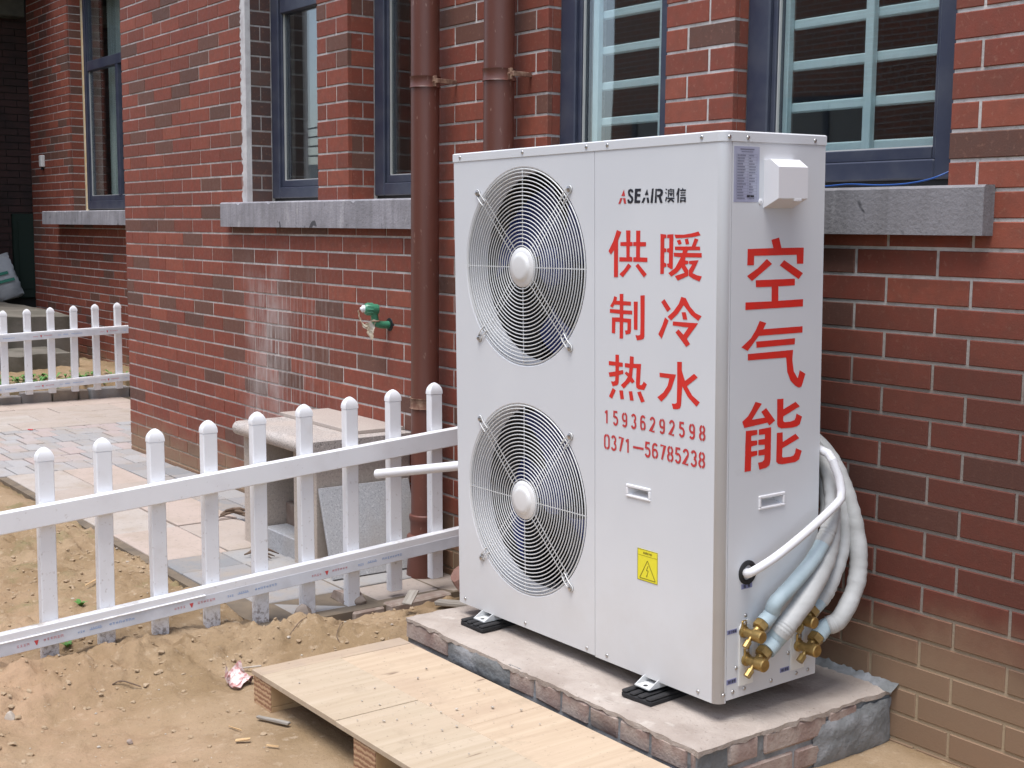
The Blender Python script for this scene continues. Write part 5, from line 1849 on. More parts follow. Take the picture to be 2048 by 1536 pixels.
# feet brackets
def foot(a):
    mb = MB()
    mb.add([(a, -.036, -.016), (a + .055, -.036, -.016), (a + .055, .06, -.016), (a, .06, -.016),
            (a, -.036, -.013), (a + .055, -.036, -.013), (a + .055, .06, -.013), (a, .06, -.013)],
           [(0, 3, 2, 1), (4, 5, 6, 7), (0, 1, 5, 4), (1, 2, 6, 5), (2, 3, 7, 6), (3, 0, 4, 7)])
    for s_ in (a, a + .0522):
        mb.prism([(s_, -.034, -.0128), (s_, .06, -.0128), (s_, .06, .004), (s_, -.004, .004)], (.0028, 0, 0))
    o = mb.build('foot_bracket', M['galv'], hp)
    h_ = MB(); h_.lathe([(.006, 0), (.006, .0004)], (a + .027, -.022, -.0129), (0, 0, 1), 14)
    h_.build('bolt_hole', M['rubber'], o)
foot(.128); foot(.850)

hpM = hp.matrix_world.copy()
def wp(p):
    return hpM @ Vector(p)
# rubber pads under the feet
def rubber_pad(a, label):
    c0 = wp((a, .05, -.018))
    o = empty('rubber_pad', (c0.x, c0.y, .157))
    mb = MB()
    mb.box(-.052, .052, -.115, .115, 0, .012, .002)
    b = mb.build('pad_base', M['rubber'], o)
    for k in range(4):
        q = MB()
        x = -.052 + .028 * k
        q.box(x, x + .019, -.1155, .1155, .0122, .0195, .003)
        q.build('pad_rib', M['rubber'], o)
    tag(o, label, 'rubber pad', 'rubber pads under the heat pump feet')
    o.rotation_euler = (0, 0, R(4))
rubber_pad(.150, 'ribbed black rubber pad under the left foot of the heat pump, near the lower fan')
rubber_pad(.880, 'ribbed black rubber pad under the right foot of the heat pump, near its front corner')

# ------------------------------------------------------------------ wrapped pipes and conduits
def wrapped_pipe(start, dirn, pts, r, label, sleeve=.05, all_blue=0.0):
    """pts in unit coordinates; pale blue foam shows at the valve end"""
    s0 = Vector(start)
    P = bez([s0, s0 + Vector(dirn) * .035] + [Vector(p) for p in pts], 10)
    L = [0.0]
    for a, b in zip(P, P[1:]):
        L.append(L[-1] + (b - a).length)
    cut = sleeve if not all_blue else all_blue
    k = next(i for i, l in enumerate(L) if l > cut)
    root = empty('insulated_pipe')
    root.matrix_world = hpM @ Matrix.Translation(s0)
    tag(root, label, 'pipe', 'insulated pipes looping behind the heat pump')
    rr = random.Random(int(s0.z * 1000))
    mb = MB()
    Q = P[k - 1:]
    mb.tube([p - s0 for p in Q], [r * 1.04 + rr.uniform(-.0012, .0012) for _ in Q], 18)
    mb.build('pipe_wrap', M['wrap'], root, smooth=60)
    mb = MB()
    mb.tube([p - s0 for p in P[:k + 1]], [r * (.96 if not all_blue else 1.0) + rr.uniform(-.0005, .0005) for _ in P[:k + 1]], 18)
    mb.build('foam_sleeve', M['foam_blue'], root, smooth=60)
    # bands of tape
    for j in range(3):
        i = min(k + 1 + j, len(P) - 2)
        t_ = (P[i + 1] - P[i]).normalized()
        b = MB(); b.lathe([(r * 1.05, -.004), (r * 1.09, -.002), (r * 1.09, .002), (r * 1.05, .004)], P[i] - s0, t_, 18, cap=False)
        b.build('tape_band', M['wrap'], root, smooth=60)
wrapped_pipe(V1[0], V1[1], [(W + .046, .150, .240), (W + .044, .222, .280), (W + .042, .305, .340), (W + .028, .372, .425), (W - .020, .405, .53), (W - .13, .425, .60), (W - .35, .43, .58)], .0190,
             'upper front pale blue insulated pipe rising from the top left brass valve', all_blue=.285)
wrapped_pipe(V2[0], V2[1], [(W + .052, .178, .175), (W + .050, .262, .240), (W + .036, .345, .325), (W + .0, .398, .420), (W - .05, .42, .52), (W - .20, .43, .56), (W - .40, .43, .52)], .0250,
             'thick white wrapped pipe from the lowest left brass valve with pale blue end', sleeve=.062)
wrapped_pipe(V3[0], V3[1], [(W + .040, .360, .245), (W + .026, .420, .330), (W + .004, .440, .430), (W - .05, .445, .53), (W - .16, .45, .60), (W - .36, .45, .60)], .0168,
             'thin wrapped pipe from the partly hidden upper rear brass valve beside the wall', sleeve=.03)
wrapped_pipe(V4[0], V4[1], [(W + .056, .378, .158), (W + .058, .436, .240), (W + .044, .455, .340), (W + .006, .458, .450), (W - .06, .46, .55), (W - .18, .455, .62), (W - .38, .455, .62)], .0222,
             'outermost white wrapped pipe curving widest from the lower rear brass valve', sleeve=.045)

cpath = [Vector(p) for p in ((W - .004, .096, .3135), (W + .03, .075, .322))] + [Vector(p) for p in ((W + .05, .135, .352), (W + .055, .215, .388), (W + .058, .290, .425), (W + .059, .352, .458))]
root = empty('electrical_conduit')
root.matrix_world = hpM @ Matrix.Translation(Vector((W, .096, .3135)))
tag(root, 'white conduit leaving the side hole and bent sharply back behind the heat pump', 'conduit')
c0 = Vector((W, .096, .3135))
P = bez(cpath, 8)
mb = MB(); mb.tube([p - c0 for p in P], .0108, 14)
mb.build('straight_length', M['conduit'], root, smooth=60)
P2 = [P[-1], P[-1] + Vector((.001, .014, .012)), Vector((W + .056, .372, .49)), Vector((W + .046, .374, .522)), Vector((W + .030, .366, .566))]
mb = MB(); mb.tube([p - c0 for p in P2], .0110, 14)
mb.build('bent_length', M['conduit'], root, smooth=40)
P3 = [Vector((W + .030, .366, .566)) + Vector((.002, 0, -.004)), Vector((W + .018, .366, .578)), Vector((W - .03, .372, .588)), Vector((W - .3, .385, .60))]
mb = MB(); mb.tube([p - c0 for p in P3], .0110, 14)
mb.build('rear_length', M['conduit'], root, smooth=40)

# open white pipe passing between unit and fence
e0, e1 = Vector((-1.875, -.465, .478)), Vector((-1.08, -.135, .640))
dv = (e1 - e0).normalized()
lp_ = MB()
lp_.tube([e0, e0 + dv * .3, e1], .0165, 18, cap=False)
lp_.tube([e0 + dv * .0005, e0 + dv * .06], .0125, 18, cap=False)
lp_.lathe([(.0165, 0), (.0125, 0)], e0, dv, 18, cap=False)
op = lp_.build('plastic_pipe', M['conduit'], None, smooth=60, recalc=False)
tag(op, 'open ended white plastic pipe sticking out past the fence left of the heat pump', 'pipe')
pe = MB(); pe.cyl(e0 + dv * .05, e0 + dv * .051, .0126, .0126, 18)
pe.build('pipe_bore', M['foam'], op)
# ------------------------------------------------------------------ white picket fences
def make_cap(w, d):
    mb = MB()
    prof = [(.0, 1.035), (.009, 1.03), (.017, .97), (.025, .84), (.032, .64), (.038, .38), (.0415, .12)]
    V, F = [], []
    for h, k in prof:
        V += [(-w / 2 * k, -d / 2 * k, h), (w / 2 * k, -d / 2 * k, h), (w / 2 * k, d / 2 * k, h), (-w / 2 * k, d / 2 * k, h)]
    n = len(prof)
    for i in range(n - 1):
        for j in range(4):
            F.append((4 * i + j, 4 * i + (j + 1) % 4, 4 * i + 4 + (j + 1) % 4, 4 * i + 4 + j))
    F += [(3, 2, 1, 0), (4 * n - 4, 4 * n - 3, 4 * n - 2, 4 * n - 1)]
    mb.add(V, F)
    return mb
_fence = {}
def fence(label, X, pk, rails, dx, w, parent_loc, mat, dirty=True):
    """pk: (y, z_bottom, z_top); rails: (y0, z0, y1, z1, height); dx: picket depth"""
    root = empty('picket_fence', parent_loc)
    tag(root, label, 'fence')
    PX, PY, PZ = parent_loc
    key = (w, dx)
    if key not in _fence:
        b = MB(); b.box(-dx / 2, dx / 2, -w / 2, w / 2, 0, 1.0, .0025)
        o = b.build('picket', mat, None, smooth=30)
        c_ = make_cap(dx, w).build('picket_cap', M['pvc'], None, smooth=38)
        _fence[key] = (o.data, c_.data)
        bpy.data.objects.remove(o); bpy.data.objects.remove(c_)
    fr = random.Random(8)
    for y, zb, zt in pk:
        o = link('picket', _fence[key][0], root, (X - dx / 2 - PX, y - PY, zb - PZ))
        o.scale = (1, 1, zt - .040 - zb)
        o.rotation_euler = (fr.uniform(-.008, .008), fr.uniform(-.006, .006), fr.uniform(-.02, .02))
        c_ = link('picket_cap', _fence[key][1], o)
        c_.location = (0, 0, 1.0)
        c_.scale = (1, 1, 1 / (zt - .040 - zb))
    for y0, z0, y1, z1, hh in rails:
        L = math.hypot(y1 - y0, z1 - z0)
        b = MB(); b.box(0, .030, 0, L, -hh, 0, .003)
        r_ = b.build('rail', M['pvc'], root, smooth=30)
        r_.location = (X + .0005 - PX, y0 - PY, z0 - PZ)
        r_.rotation_euler = (math.atan2(z1 - z0, y1 - y0), 0, 0)
        yield r_, L, hh
G0 = Vector((-1.95, -.9, .0))
tops = lambda y: .772 + (y + .157) * (.107 / 1.429)
pk = []
for i in range(-7, 9):
    y = -1.588 + .1787 * i
    zb = -.05 if i < 7 else (.016 if i == 7 else .036)
    pk.append((y, zb, tops(y)))
rl = list(fence('white plastic picket fence in front of the granite bench, running towards the heat pump', -1.95, pk,
                [(-3.0, .487 - .0720 * 1.276, -.012, .487 + .0720 * 1.712, .066), (-3.0, .117 - .0645 * 1.262, -.012, .117 + .0645 * 1.726, .070)],
                .034, .0495, tuple(G0), M['picket']))
# film with upside down print still wrapped round the lower rail
r_, L, hh = rl[1]
fb = MB()
fb.box(.0301, .0310, .05, L - .01, -hh + .002, -.027, .0004)
film = fb.build('printed_film', M['film'], r_)
lip = MB()
lp_rs = random.Random(6)
N = 60
for i in range(N):
    a, b = .05 + (L - .06) * i / N, .05 + (L - .06) * (i + 1) / N
    if i == 0: q0 = .004
    q1 = .0035 + lp_rs.uniform(-.001, .0012)
    if i < 38:
        lip.add([(.031, a, -.030), (.031, b, -.030), (.031 + q1, b, -.0265), (.031 + q0, a, -.0265), (.0302, a, -.0235), (.0302, b, -.0235)],
                [(0, 1, 2, 3), (3, 2, 5, 4)])
    q0 = q1
lip.build('film_lip', M['pvc'], r_, smooth=60)
def film_print(r_, L, z_lo, z_hi, xo, seed, start, step=.50):
    red, blue, logo = MB(), MB(), MB()
    rs = random.Random(seed)
    def glyph(mb, y, z, w, h):
        k = rs.randrange(4)
        S = {0: ((0, .8, 1, 1), (.4, 0, .6, 1), (0, .3, 1, .45)), 1: ((0, 0, .2, 1), (0, .8, 1, 1), (.8, 0, 1, .8), (.2, .35, .8, .5)),
             2: ((0, .4, 1, .6), (.2, 0, .4, .9), (.65, .1, .85, 1)), 3: ((0, 0, 1, .18), (.15, .3, .85, .45), (0, .82, 1, 1), (.42, .2, .6, .8))}[k]
        for u0, v0, u1, v1 in S:
            mb.poly([(xo, y + w * u0, z + h * v0), (xo, y + w * u1, z + h * v0), (xo, y + w * u1, z + h * v1), (xo, y + w * u0, z + h * v1)])
    y = start
    H_ = z_hi - z_lo
    while y < L - .3:
        zc = z_lo + H_ * .38
        for i in range(4): glyph(red, y + .010 * i, zc, .007, H_ * .2)
        logo.poly([(xo, y + .052, zc + H_ * .28), (xo, y + .066, zc + H_ * .28), (xo, y + .0605, zc - H_ * .12), (xo, y + .0575, zc - H_ * .12)])
        for i in range(6): glyph(red, y + .080 + .0105 * i, zc + H_ * .04, .008, H_ * .22)
        for i in range(3): glyph(blue, y + .185 + .008 * i, zc - H_ * .02, .006, H_ * .2)
        blue.poly([(xo, y + .222, zc + H_ * .05), (xo, y + .262, zc + H_ * .05), (xo, y + .262, zc + H_ * .11), (xo, y + .222, zc + H_ * .11)])
        for i in range(5): glyph(blue, y + .226 + .007 * i, zc + H_ * .14, .005, H_ * .12)
        for i in range(8): glyph(blue, y + .285 + .0105 * i, zc + H_ * .03, .008, H_ * .22)
        y += step
    tag(blue.build('blue_print', M['film_blue'], r_), kind='stuff')
    tag(red.build('red_print', M['film_red'], r_), kind='stuff')
    tag(logo.build('logo_print', M['film_red2'], r_), kind='stuff')
film_print(r_, L, -hh + .004, -.029, .0317, 3, 1.28 - .5 + .02, .5)
# far fence
def topf(y): return .7015 + (y + .1) * .0415
pk = [(-.099 + .1715 * i, (.055 if i < 0 else .07), topf(-.099 + .1715 * i)) for i in range(-5, 7)]
rl = list(fence('farther white plastic picket fence with smudged rails, ending behind the brick wall corner', -7.86, pk,
                [(-1.0, .533 - .0312 * .87, 1.10, .533 + .0312 * 1.23, .060), (-1.0, .157 - .0364 * .86, 1.10, .157 + .0364 * 1.24, .060)],
                .034, .0495, (-7.86, 0, 0), M['picket']))
for k, (r_, L, hh) in enumerate(rl):
    fb = MB(); fb.box(.0301, .0310, .02, L - .01, -hh + .003, -.012, .0004)
    fb.build('printed_film', M['film'], r_)
    film_print(r_, L, -hh + .006, -.014, .0317, 20 + k, .10)

# ------------------------------------------------------------------ downpipes
def downpipe(x, y, label, z0, clamps, foot=False, r=.0535):
    root = empty('downpipe', (x, y, 0))
    tag(root, label, 'downpipe', 'brown downpipes on the brick wall')
    mb = MB(); mb.cyl((0, 0, z0), (0, 0, 4.3), r, r, 32, cap=False)
    mb.build('pipe_length', M['pipe_brown'], root, smooth=40)
    for z in clamps:
        b = MB()
        b.lathe([(r + .0008, -.020), (r + .006, -.020), (r + .003, -.015), (r + .0025, .015), (r + .006, .020), (r + .0008, .020)], (0, 0, z), (0, 0, 1), 32, cap=False)
        c_ = b.build('pipe_clamp', M['pipe_brown'] if z > 1 else M['rust'], root, smooth=40)
        if z > 1:
            q = MB()
            q.box(r + .001, r + .022, -.004, .004, z - .019, z + .019, .001)
            q.cyl((r + .014, -.012, z), (r + .014, .014, z), .004, .004, 8)
            q.box(r + .022, r + .034, -.003, -y - .001, z - .008, z + .008, .001)
            q.build('clamp_lug', M['rust'], c_)
    if foot:
        b = MB()
        b.lathe([(r + .0008, .238), (r + .007, .234), (r + .0085, .222), (r + .006, .212), (r + .0035, .205), (r + .003, .165), (r + .005, .155)], (0, 0, 0), (0, 0, 1), 32, cap=False)
        b.build('pipe_socket', M['pipe_brown'], root, smooth=40)
        b = MB()
        b.lathe([(r + .004, .158), (r + .020, .148), (r + .024, .125), (r + .018, .105), (r + .010, .06), (r + .010, -.05)], (-.006, -.006, 0), (.08, .05, 1), 32)
        b.build('pipe_shoe', M['pipe_brown'], root, smooth=40)
downpipe(-2.154, -.085, 'brown downpipe standing behind the white fence with rusty clamps and a shoe', .15, [1.879, .672], True)
downpipe(-1.693, -.078, 'brown downpipe dropping behind the top of the heat pump, left of its neighbouring window', .02, [1.866])

# ------------------------------------------------------------------ stone bench
bench = empty('stone_bench', (-2.72, -.22, 0))
tag(bench, 'pale granite bench with rounded front edge against the brick wall behind the fence', 'bench')
def bchild(mb, name, mat, smooth=None):
    mb.v = [(x + 2.72, y + .22, z) for x, y, z in mb.v]
    return mb.build(name, mat, bench, smooth=smooth)
mb = MB()
P = [(-.002, .462), (-.002, .520), (-.44, .520)]
rr_ = .029
P += [(-.452 - rr_ * math.sin(t_), .491 + rr_ * math.cos(t_)) for t_ in [i * math.pi / 10 for i in range(11)]] + [(-.44, .462)]
mb.prism([(-3.045, y, z) for y, z in P], (.675, 0, 0))
bchild(mb, 'seat_slab', M['granite'], 35)
mb = MB(); mb.box(-3.085, -2.445, -.238, -.002, .5205, .5355, .0015)
bchild(mb, 'top_tile', M['granite_tile'], 30)
for x0, x1 in ((-3.045, -2.918), (-2.585, -2.395)):
    mb = MB(); mb.box(x0, x1, -.43, -.002, -.05, .4615, .003)
    bchild(mb, 'side_panel', M['granite_panel'], 30)
mb = MB(); mb.box(-2.917, -2.586, -.10, -.002, -.05, .4613, .002)
bchild(mb, 'back_panel', M['granite_panel'], 30)
for (x0, x1, y0, y1, z0, z1, mt) in ((-2.9165, -2.5865, -.30, -.101, -.05, .175, 'rubble'), (-2.90, -2.5868, -.41, -.302, -.05, .085, 'granite_grey')):
    mb = MB(); mb.box(x0, x1, y0, y1, z0, z1, .004)
    bchild(mb, 'inner_block', M[mt], 30)
# grey slab leaning on the bench
ls = MB()
ls.box(0, .014, 0, .40, 0, .356, .002)
lso = ls.build('stone_slab', M['granite_grey'], None, smooth=30)
lso.location = (-2.268, -.432, -.002)
lso.rotation_euler = (0, -math.asin(.118 / .356), R(-1.5))
tag(lso, 'thin grey stone slab leaning against the right side of the pale bench', 'stone slab')

# ------------------------------------------------------------------ pallet
PT = .100
pal = empty('wooden_pallet', (-.6, -1.0, 0))
tag(pal, 'new wooden pallet with pale plywood boards lying in front of the plinth', 'pallet')
PM = Matrix.Translation((-1.255, -.996, 0)) @ Matrix.Rotation(R(.6), 4, 'Z')
pal.matrix_world = PM
PL, PWd = 1.62, .492
def pchild(mb, name, mat, smooth=30):
    return mb.build(name, mat, pal, smooth=smooth)
yn, yf = -PWd / 2, PWd / 2
t0, t1 = PT - .014, PT
mb = MB()       # leading edge plank runs across
mb.box(0, .062, yn, yf, t0, t1 + .001, .0015)
pchild(mb, 'end_plank', M['plank'])
my = .005
xs_n = [.0625, .475, .86, 1.25, PL]
for k in range(4):
    mb = MB(); mb.box(xs_n[k] + .0006, xs_n[k + 1] - .0006, yn, my - .0006, t0, t1 + (.0016 if k % 2 == 0 else 0), .001)
    pchild(mb, 'plywood_board', M['ply'])
xs_f = [.0625, .70, 1.18, PL]
for k in range(3):
    mb = MB(); mb.box(xs_f[k] + .0006, xs_f[k + 1] - .0006, my + .0006, yf, t0, t1 - .0005, .001)
    pchild(mb, 'plywood_board', M['ply2'])
for k, x0 in enumerate((.004, .56, 1.12)):
    for y0 in (yn + .003, yn + .047):
        mb = MB(); mb.box(x0, x0 + .0 + .043, y0, y0 + .043, .0225, t0 - .0004, .001)
    # bearer with laminated end grain facing the viewer, made of two pieces side by side
    for j in range(2):
        mb = MB(); mb.box(x0 + .052 * j, x0 + .052 * j + .0515, yn + .004, yn + .0065, -.02, t0 - .0004, .0006)
        pchild(mb, 'end_grain', M['lam'])
        mb = MB(); mb.box(x0 + .052 * j, x0 + .052 * j + .0515, yn + .0066, yf - .004, .0205, t0 - .0004, .001)
        pchild(mb, 'bearer', M['block_side'])
    mb = MB(); mb.box(x0, x0 + .1035, yn + .0066, yf - .004, -.02, .0195, .001)
    pchild(mb, 'bottom_runner', M['block_side'])

# ------------------------------------------------------------------ wall fittings
gp = empty('water_pipe', (-2.560, 0, .944))
tag(gp, 'green plastic pipe elbow with white plug and torn polythene sticking out of the wall', 'pipe')
r = .0165
mb = MB()
mb.lathe([(.030, .0), (.026, .006), (.0, .006)], (0.004, .004, 0.0), (0, -1, 0), 18)
mb.build('wall_hole', M['black_fill'], gp)
mb = MB()
mb.tube(bez([(0.0, .02, -.002), (-.004, -.035, .0), (-.006, -.058, .010), (-.006, -.066, .040), (-.006, -.068, .060)], 8), .0155, 16)
mb.build('pipe_bend', M['green'], gp, smooth=60)
mb = MB()
dv = Vector((-.35, -.93, .05)).normalized()
mb.lathe([(.0165, -.022), (.0215, -.016), (.0225, .0), (.0240, .003), (.0240, .030), (.021, .036)], (-.006, -.070, .064), dv, 20)
for i in range(12):
    a = i * math.pi / 6
    q = dv.to_track_quat('Z', 'Y')
    c0 = Vector((-.006, -.070, .064))
    mb.cyl(c0 + q @ Vector((.024 * math.cos(a), .024 * math.sin(a), .004)), c0 + q @ Vector((.024 * math.cos(a), .024 * math.sin(a), .028)), .0022, .0022, 5)
mb.build('pipe_elbow', M['green'], gp, smooth=50)
mb = MB(); mb.lathe([(.0145, .034), (.0145, .046), (.011, .050), (.006, .050), (.006, .055), (0.0005, .056)], (-.006, -.070, .064), dv, 18)
mb.build('pipe_plug', M['white_plastic'], gp, smooth=40)
rs = random.Random(14)
mb = MB()
def rag(mb, pts, n=7, amp=.004):
    """crumpled ribbon between two rails of points"""
    A, B = bez(pts[0], n), bez(pts[1], n)
    V, F = [], []
    for a, b in zip(A, B):
        for k in range(6):
            p = a.lerp(b, k / 5)
            V.append(p + Vector((rs.uniform(-amp, amp), rs.uniform(-amp, amp), rs.uniform(-amp, amp))))
    for i in range(len(A) - 1):
        for k in range(5):
            q = i * 6 + k
            F.append((q, q + 6, q + 7, q + 1))
    mb.add(V, F)
rag(mb, ([(-.028, -.060, .020), (-.046, -.075, -.012), (-.050, -.078, -.036)], [(.006, -.070, .018), (.010, -.078, -.030), (.004, -.080, -.062)]))
rag(mb, ([(-.03, -.066, .016), (-.062, -.080, .000), (-.086, -.085, .018), (-.098, -.085, .058)], [(-.022, -.062, -.008), (-.060, -.072, -.022), (-.098, -.080, .010), (-.112, -.082, .050)]))
mb.tube([(-.022, -.07, .016), (.008, -.08, .018), (.008, -.055, .016), (-.022, -.05, .014)], .005, 6, closed=True)
mb.build('polythene_wrap', M['poly'], gp, smooth=70, recalc=False)

bw = MB()
bw.tube(bez([(-.42, -.028, 1.4600), (-.285, -.026, 1.4605), (-.206, -.024, 1.4640), (-.11, -.022, 1.4600), (-.03, -.016, 1.4625), (.03, .000, 1.474), (.066, .030, 1.494), (.072, .050, 1.502)], 8), .0021, 6)
bwo = bw.build('blue_wire', M['blue_wire'], None, smooth=60)
tag(bwo, 'thin blue wire lying along the right window sill', 'wire')

# ------------------------------------------------------------------ loose things on the ground
def rock(name, label, cat, loc, size, mat, seed, rot=0.0, flat=.55, cuts=3, tilt=0.0):
    bm = bmesh.new()
    bmesh.ops.create_icosphere(bm, subdivisions=3, radius=1)
    r2 = random.Random(seed)
    for _ in range(9):
        n = Vector((r2.uniform(-1, 1), r2.uniform(-1, 1), r2.uniform(-1, 1))).normalized()
        d = r2.uniform(.55, .8)
        for v in bm.verts:
            k = v.co.dot(n)
            if k > d:
                v.co -= n * (k - d)
    for v in bm.verts:
        v.co += Vector((r2.uniform(-1, 1), r2.uniform(-1, 1), r2.uniform(-1, 1))) * .02
        v.co = Vector((v.co.x * size[0], v.co.y * size[1], v.co.z * size[2]))
    me = bpy.data.meshes.new(name)
    bm.to_mesh(me); bm.free()
    me.materials.append(mat)
    me.shade_smooth(); me.set_sharp_from_angle(angle=R(28))
    o = link(name, me, None, loc, (tilt, 0, rot))
    tag(o, label, cat)
    return o
rock('stone_block', 'broken reddish stone block tilted beside the lower left edge of the heat pump', 'stone', (-1.66, -.17, .085), (.115, .075, .085), M['red_stone'], 5, .5, tilt=.3)
rock('paving_fragment', 'pale pinkish stone fragment against the wall foot behind the tilted red block', 'stone', (-1.78, -.05, .055), (.13, .05, .06), M['rubble'], 8, .1)
rock('rubble_lump', 'rough grey lump of broken mortar at the path end under the fence', 'stone', (-2.02, -.505, .005), (.085, .055, .035), M['rubble'], 11, .4)
rock('cobble', 'small square grey cobble in the soil beside a fence picket', 'stone', (-1.915, -.735, .015), (.035, .035, .035), M['kerb'], 17, .3)
rock('brick_fragment', 'half buried orange brick fragment at the foot of the leftmost fence picket', 'brick', (-1.865, -1.675, .004), (.060, .055, .030), M['orange_brick'], 3, .5)
rock('pebble_stone', 'pale white pebble at the left edge of the trodden soil', 'stone', (-1.552, -1.822, hz(-1.552, -1.822) + .008), (.022, .017, .014), M['pebble'], 23)
rock('gravel_stone', 'small brownish stone lying on bare soil in the left foreground', 'stone', (-1.245, -1.60, hz(-1.245, -1.60) + .006), (.011, .008, .008), M['rubble'], 29)
rock('chalky_stone', 'small pale stone lying between the fence and the path edge', 'stone', (-2.585, -1.195, hz(-2.585, -1.195) + .010), (.022, .016, .013), M['pebble'], 31)

def plank_bit(name, label, cat, a, b, w, t_, mat, lift=.003):
    a, b = Vector(a), Vector(b)
    d = b - a
    L = d.length
    mb = MB()
    mb.box(-L / 2, L / 2, -w / 2, w / 2, 0, t_, min(w, t_) * .2)
    r2 = random.Random(int(L * 1e4))
    mb.v = [(x + r2.uniform(-.002, .002), y + r2.uniform(-.0012, .0012), z + r2.uniform(-.001, .001)) for x, y, z in mb.v]
    o = mb.build(name, mat, None)
    o.location = (a + b) / 2 + Vector((0, 0, lift))
    o.rotation_euler = (0, -math.atan2(d.z, math.hypot(d.x, d.y)), math.atan2(d.y, d.x))
    tag(o, label, cat)
    return o
def on(x, y, dz=.0): return (x, y, hz(x, y) + dz)
plank_bit('wood_strip', 'weathered grey wood strip lying on soil beside the pallet corner', 'wood', on(-1.118, -1.290, .004), on(-1.020, -1.243, .004), .0125, .007, M['stick'])
plank_bit('wood_chip', 'long pale shaving of wood stuck in soil above the crumpled wrapper', 'wood chip', on(-1.515, -1.165, .004), on(-1.49, -1.10, .014), .007, .003, M['pebble'])
plank_bit('wood_chip', 'yellow wood chip lying behind the fence near a picket', 'wood chip', on(-2.66, -1.245, .010), on(-2.655, -1.20, .012), .008, .004, M['chip'])
plank_bit('wood_chip', 'curled tan wood chip at the bottom left of the pallet shadow', 'wood chip', on(-1.005, -1.405, .003), on(-.985, -1.375, .006), .012, .003, M['chip'])
plank_bit('wood_chip', 'thin tan splinter on the trodden soil below the grey wood strip', 'wood chip', on(-1.115, -1.375, .003), on(-1.065, -1.362, .004), .003, .002, M['chip'])
plank_bit('wood_chip', 'short tan splinter close to the middle pallet block', 'wood chip', on(-.925, -1.355, .003), on(-.900, -1.335, .004), .005, .002, M['chip'])
plank_bit('slate_piece', 'flat grey sliver of stone propped in the heap beside the plinth', 'stone', (-1.66, -.475, .055), (-1.70, -.42, .085), .035, .006, M['stick'])
plank_bit('plank_piece', 'short broken wooden batten lying in the gap beside the plinth', 'wood', (-1.70, -.325, .022), (-1.52, -.235, .035), .04, .016, M['stick'])
# twigs
def twig(label, pts, r_):
    mb = MB(); mb.tube(bez(pts, 5), r_, 6)
    o = mb.build('twig', M['dry_leaf'], None, smooth=60)
    tag(o, label, 'twig')
twig('thin dark twig lying across the soil between fence and pallet', [on(-1.585, -.955, .004), on(-1.60, -.915, .008), on(-1.63, -.872, .005)], .0017)
twig('curved dark root poking out of soil near the far pallet corner', [on(-1.46, -.845, .0), on(-1.49, -.84, .012), on(-1.53, -.80, .010), on(-1.56, -.765, .002)], .0013)
twig('bent brown twig on the heap in the left foreground', [on(-1.60, -1.52, .003), on(-1.575, -1.50, .012), on(-1.545, -1.455, .006)], .0022)
# crumpled wrapper
mb = MB()
rs = random.Random(41)
n = 9
V, F = [], []
for i in range(n):
    for j in range(n):
        u, v = i / (n - 1) - .5, j / (n - 1) - .5
        z = .020 + .030 * abs(u) + .022 * math.sin(5.1 * v + 2.2 * u) + rs.uniform(-.006, .006)
        V.append((u * .072 + rs.uniform(-.004, .004), v * .066 + rs.uniform(-.004, .004), z))
for i in range(n - 1):
    for j in range(n - 1):
        q = i * n + j
        F.append((q, q + n, q + n + 1, q + 1))
mb.add(V, F)
wr_ = mb.build('wrapper', M['foil'], None, smooth=20, recalc=False)
wr_.location = (-1.42, -1.228, hz(-1.42, -1.228) - .004)
wr_.rotation_euler = (R(-22), R(28), R(25))
tag(wr_, 'crumpled pink and silver wrapper on the bare soil left of the pallet', 'litter')
rd = MB(); rd.box(-.018, .018, -.007, .007, 0, .006, .002)
rdo = rd.build('red_scrap', M['red2'], None)
rdo.location = (-6.58, -.30, .003); rdo.rotation_euler = (0, 0, .6)
tag(rdo, 'tiny red scrap lying on the paving in front of the far fence', 'litter')
# weeds
def weed(label, x, y, s):
    rs = random.Random(int(x * -1000))
    z = hz(x, y)
    root = empty('weed', (x, y, z))
    tag(root, label, 'plant')
    for k in range(6):
        a = k * 1.05 + rs.uniform(-.3, .3)
        L = s * rs.uniform(.7, 1.2)
        c_, s_ = math.cos(a), math.sin(a)
        mb = MB()
        V = []
        for t_ in range(5):
            u = t_ / 4
            w_ = .28 * L * math.sin(math.pi * (u * .9 + .05))
            h = L * .75 * math.sin(u * 1.8)
            V += [(c_ * L * u - s_ * w_, s_ * L * u + c_ * w_, h), (c_ * L * u, s_ * L * u, h - .1 * w_), (c_ * L * u + s_ * w_, s_ * L * u - c_ * w_, h)]
        mb.add(V, [q for t_ in range(4) for q in ((3 * t_, 3 * t_ + 3, 3 * t_ + 4, 3 * t_ + 1), (3 * t_ + 1, 3 * t_ + 4, 3 * t_ + 5, 3 * t_ + 2))])
        mb.build('leaf', M['leaf'], root, smooth=60, recalc=False)
weed('small green weed in the soil behind the fence, second bay from the left', -2.44, -1.335, .026)
weed('small green weed sprouting at the fence foot below the lower rail', -2.035, -1.512, .022)
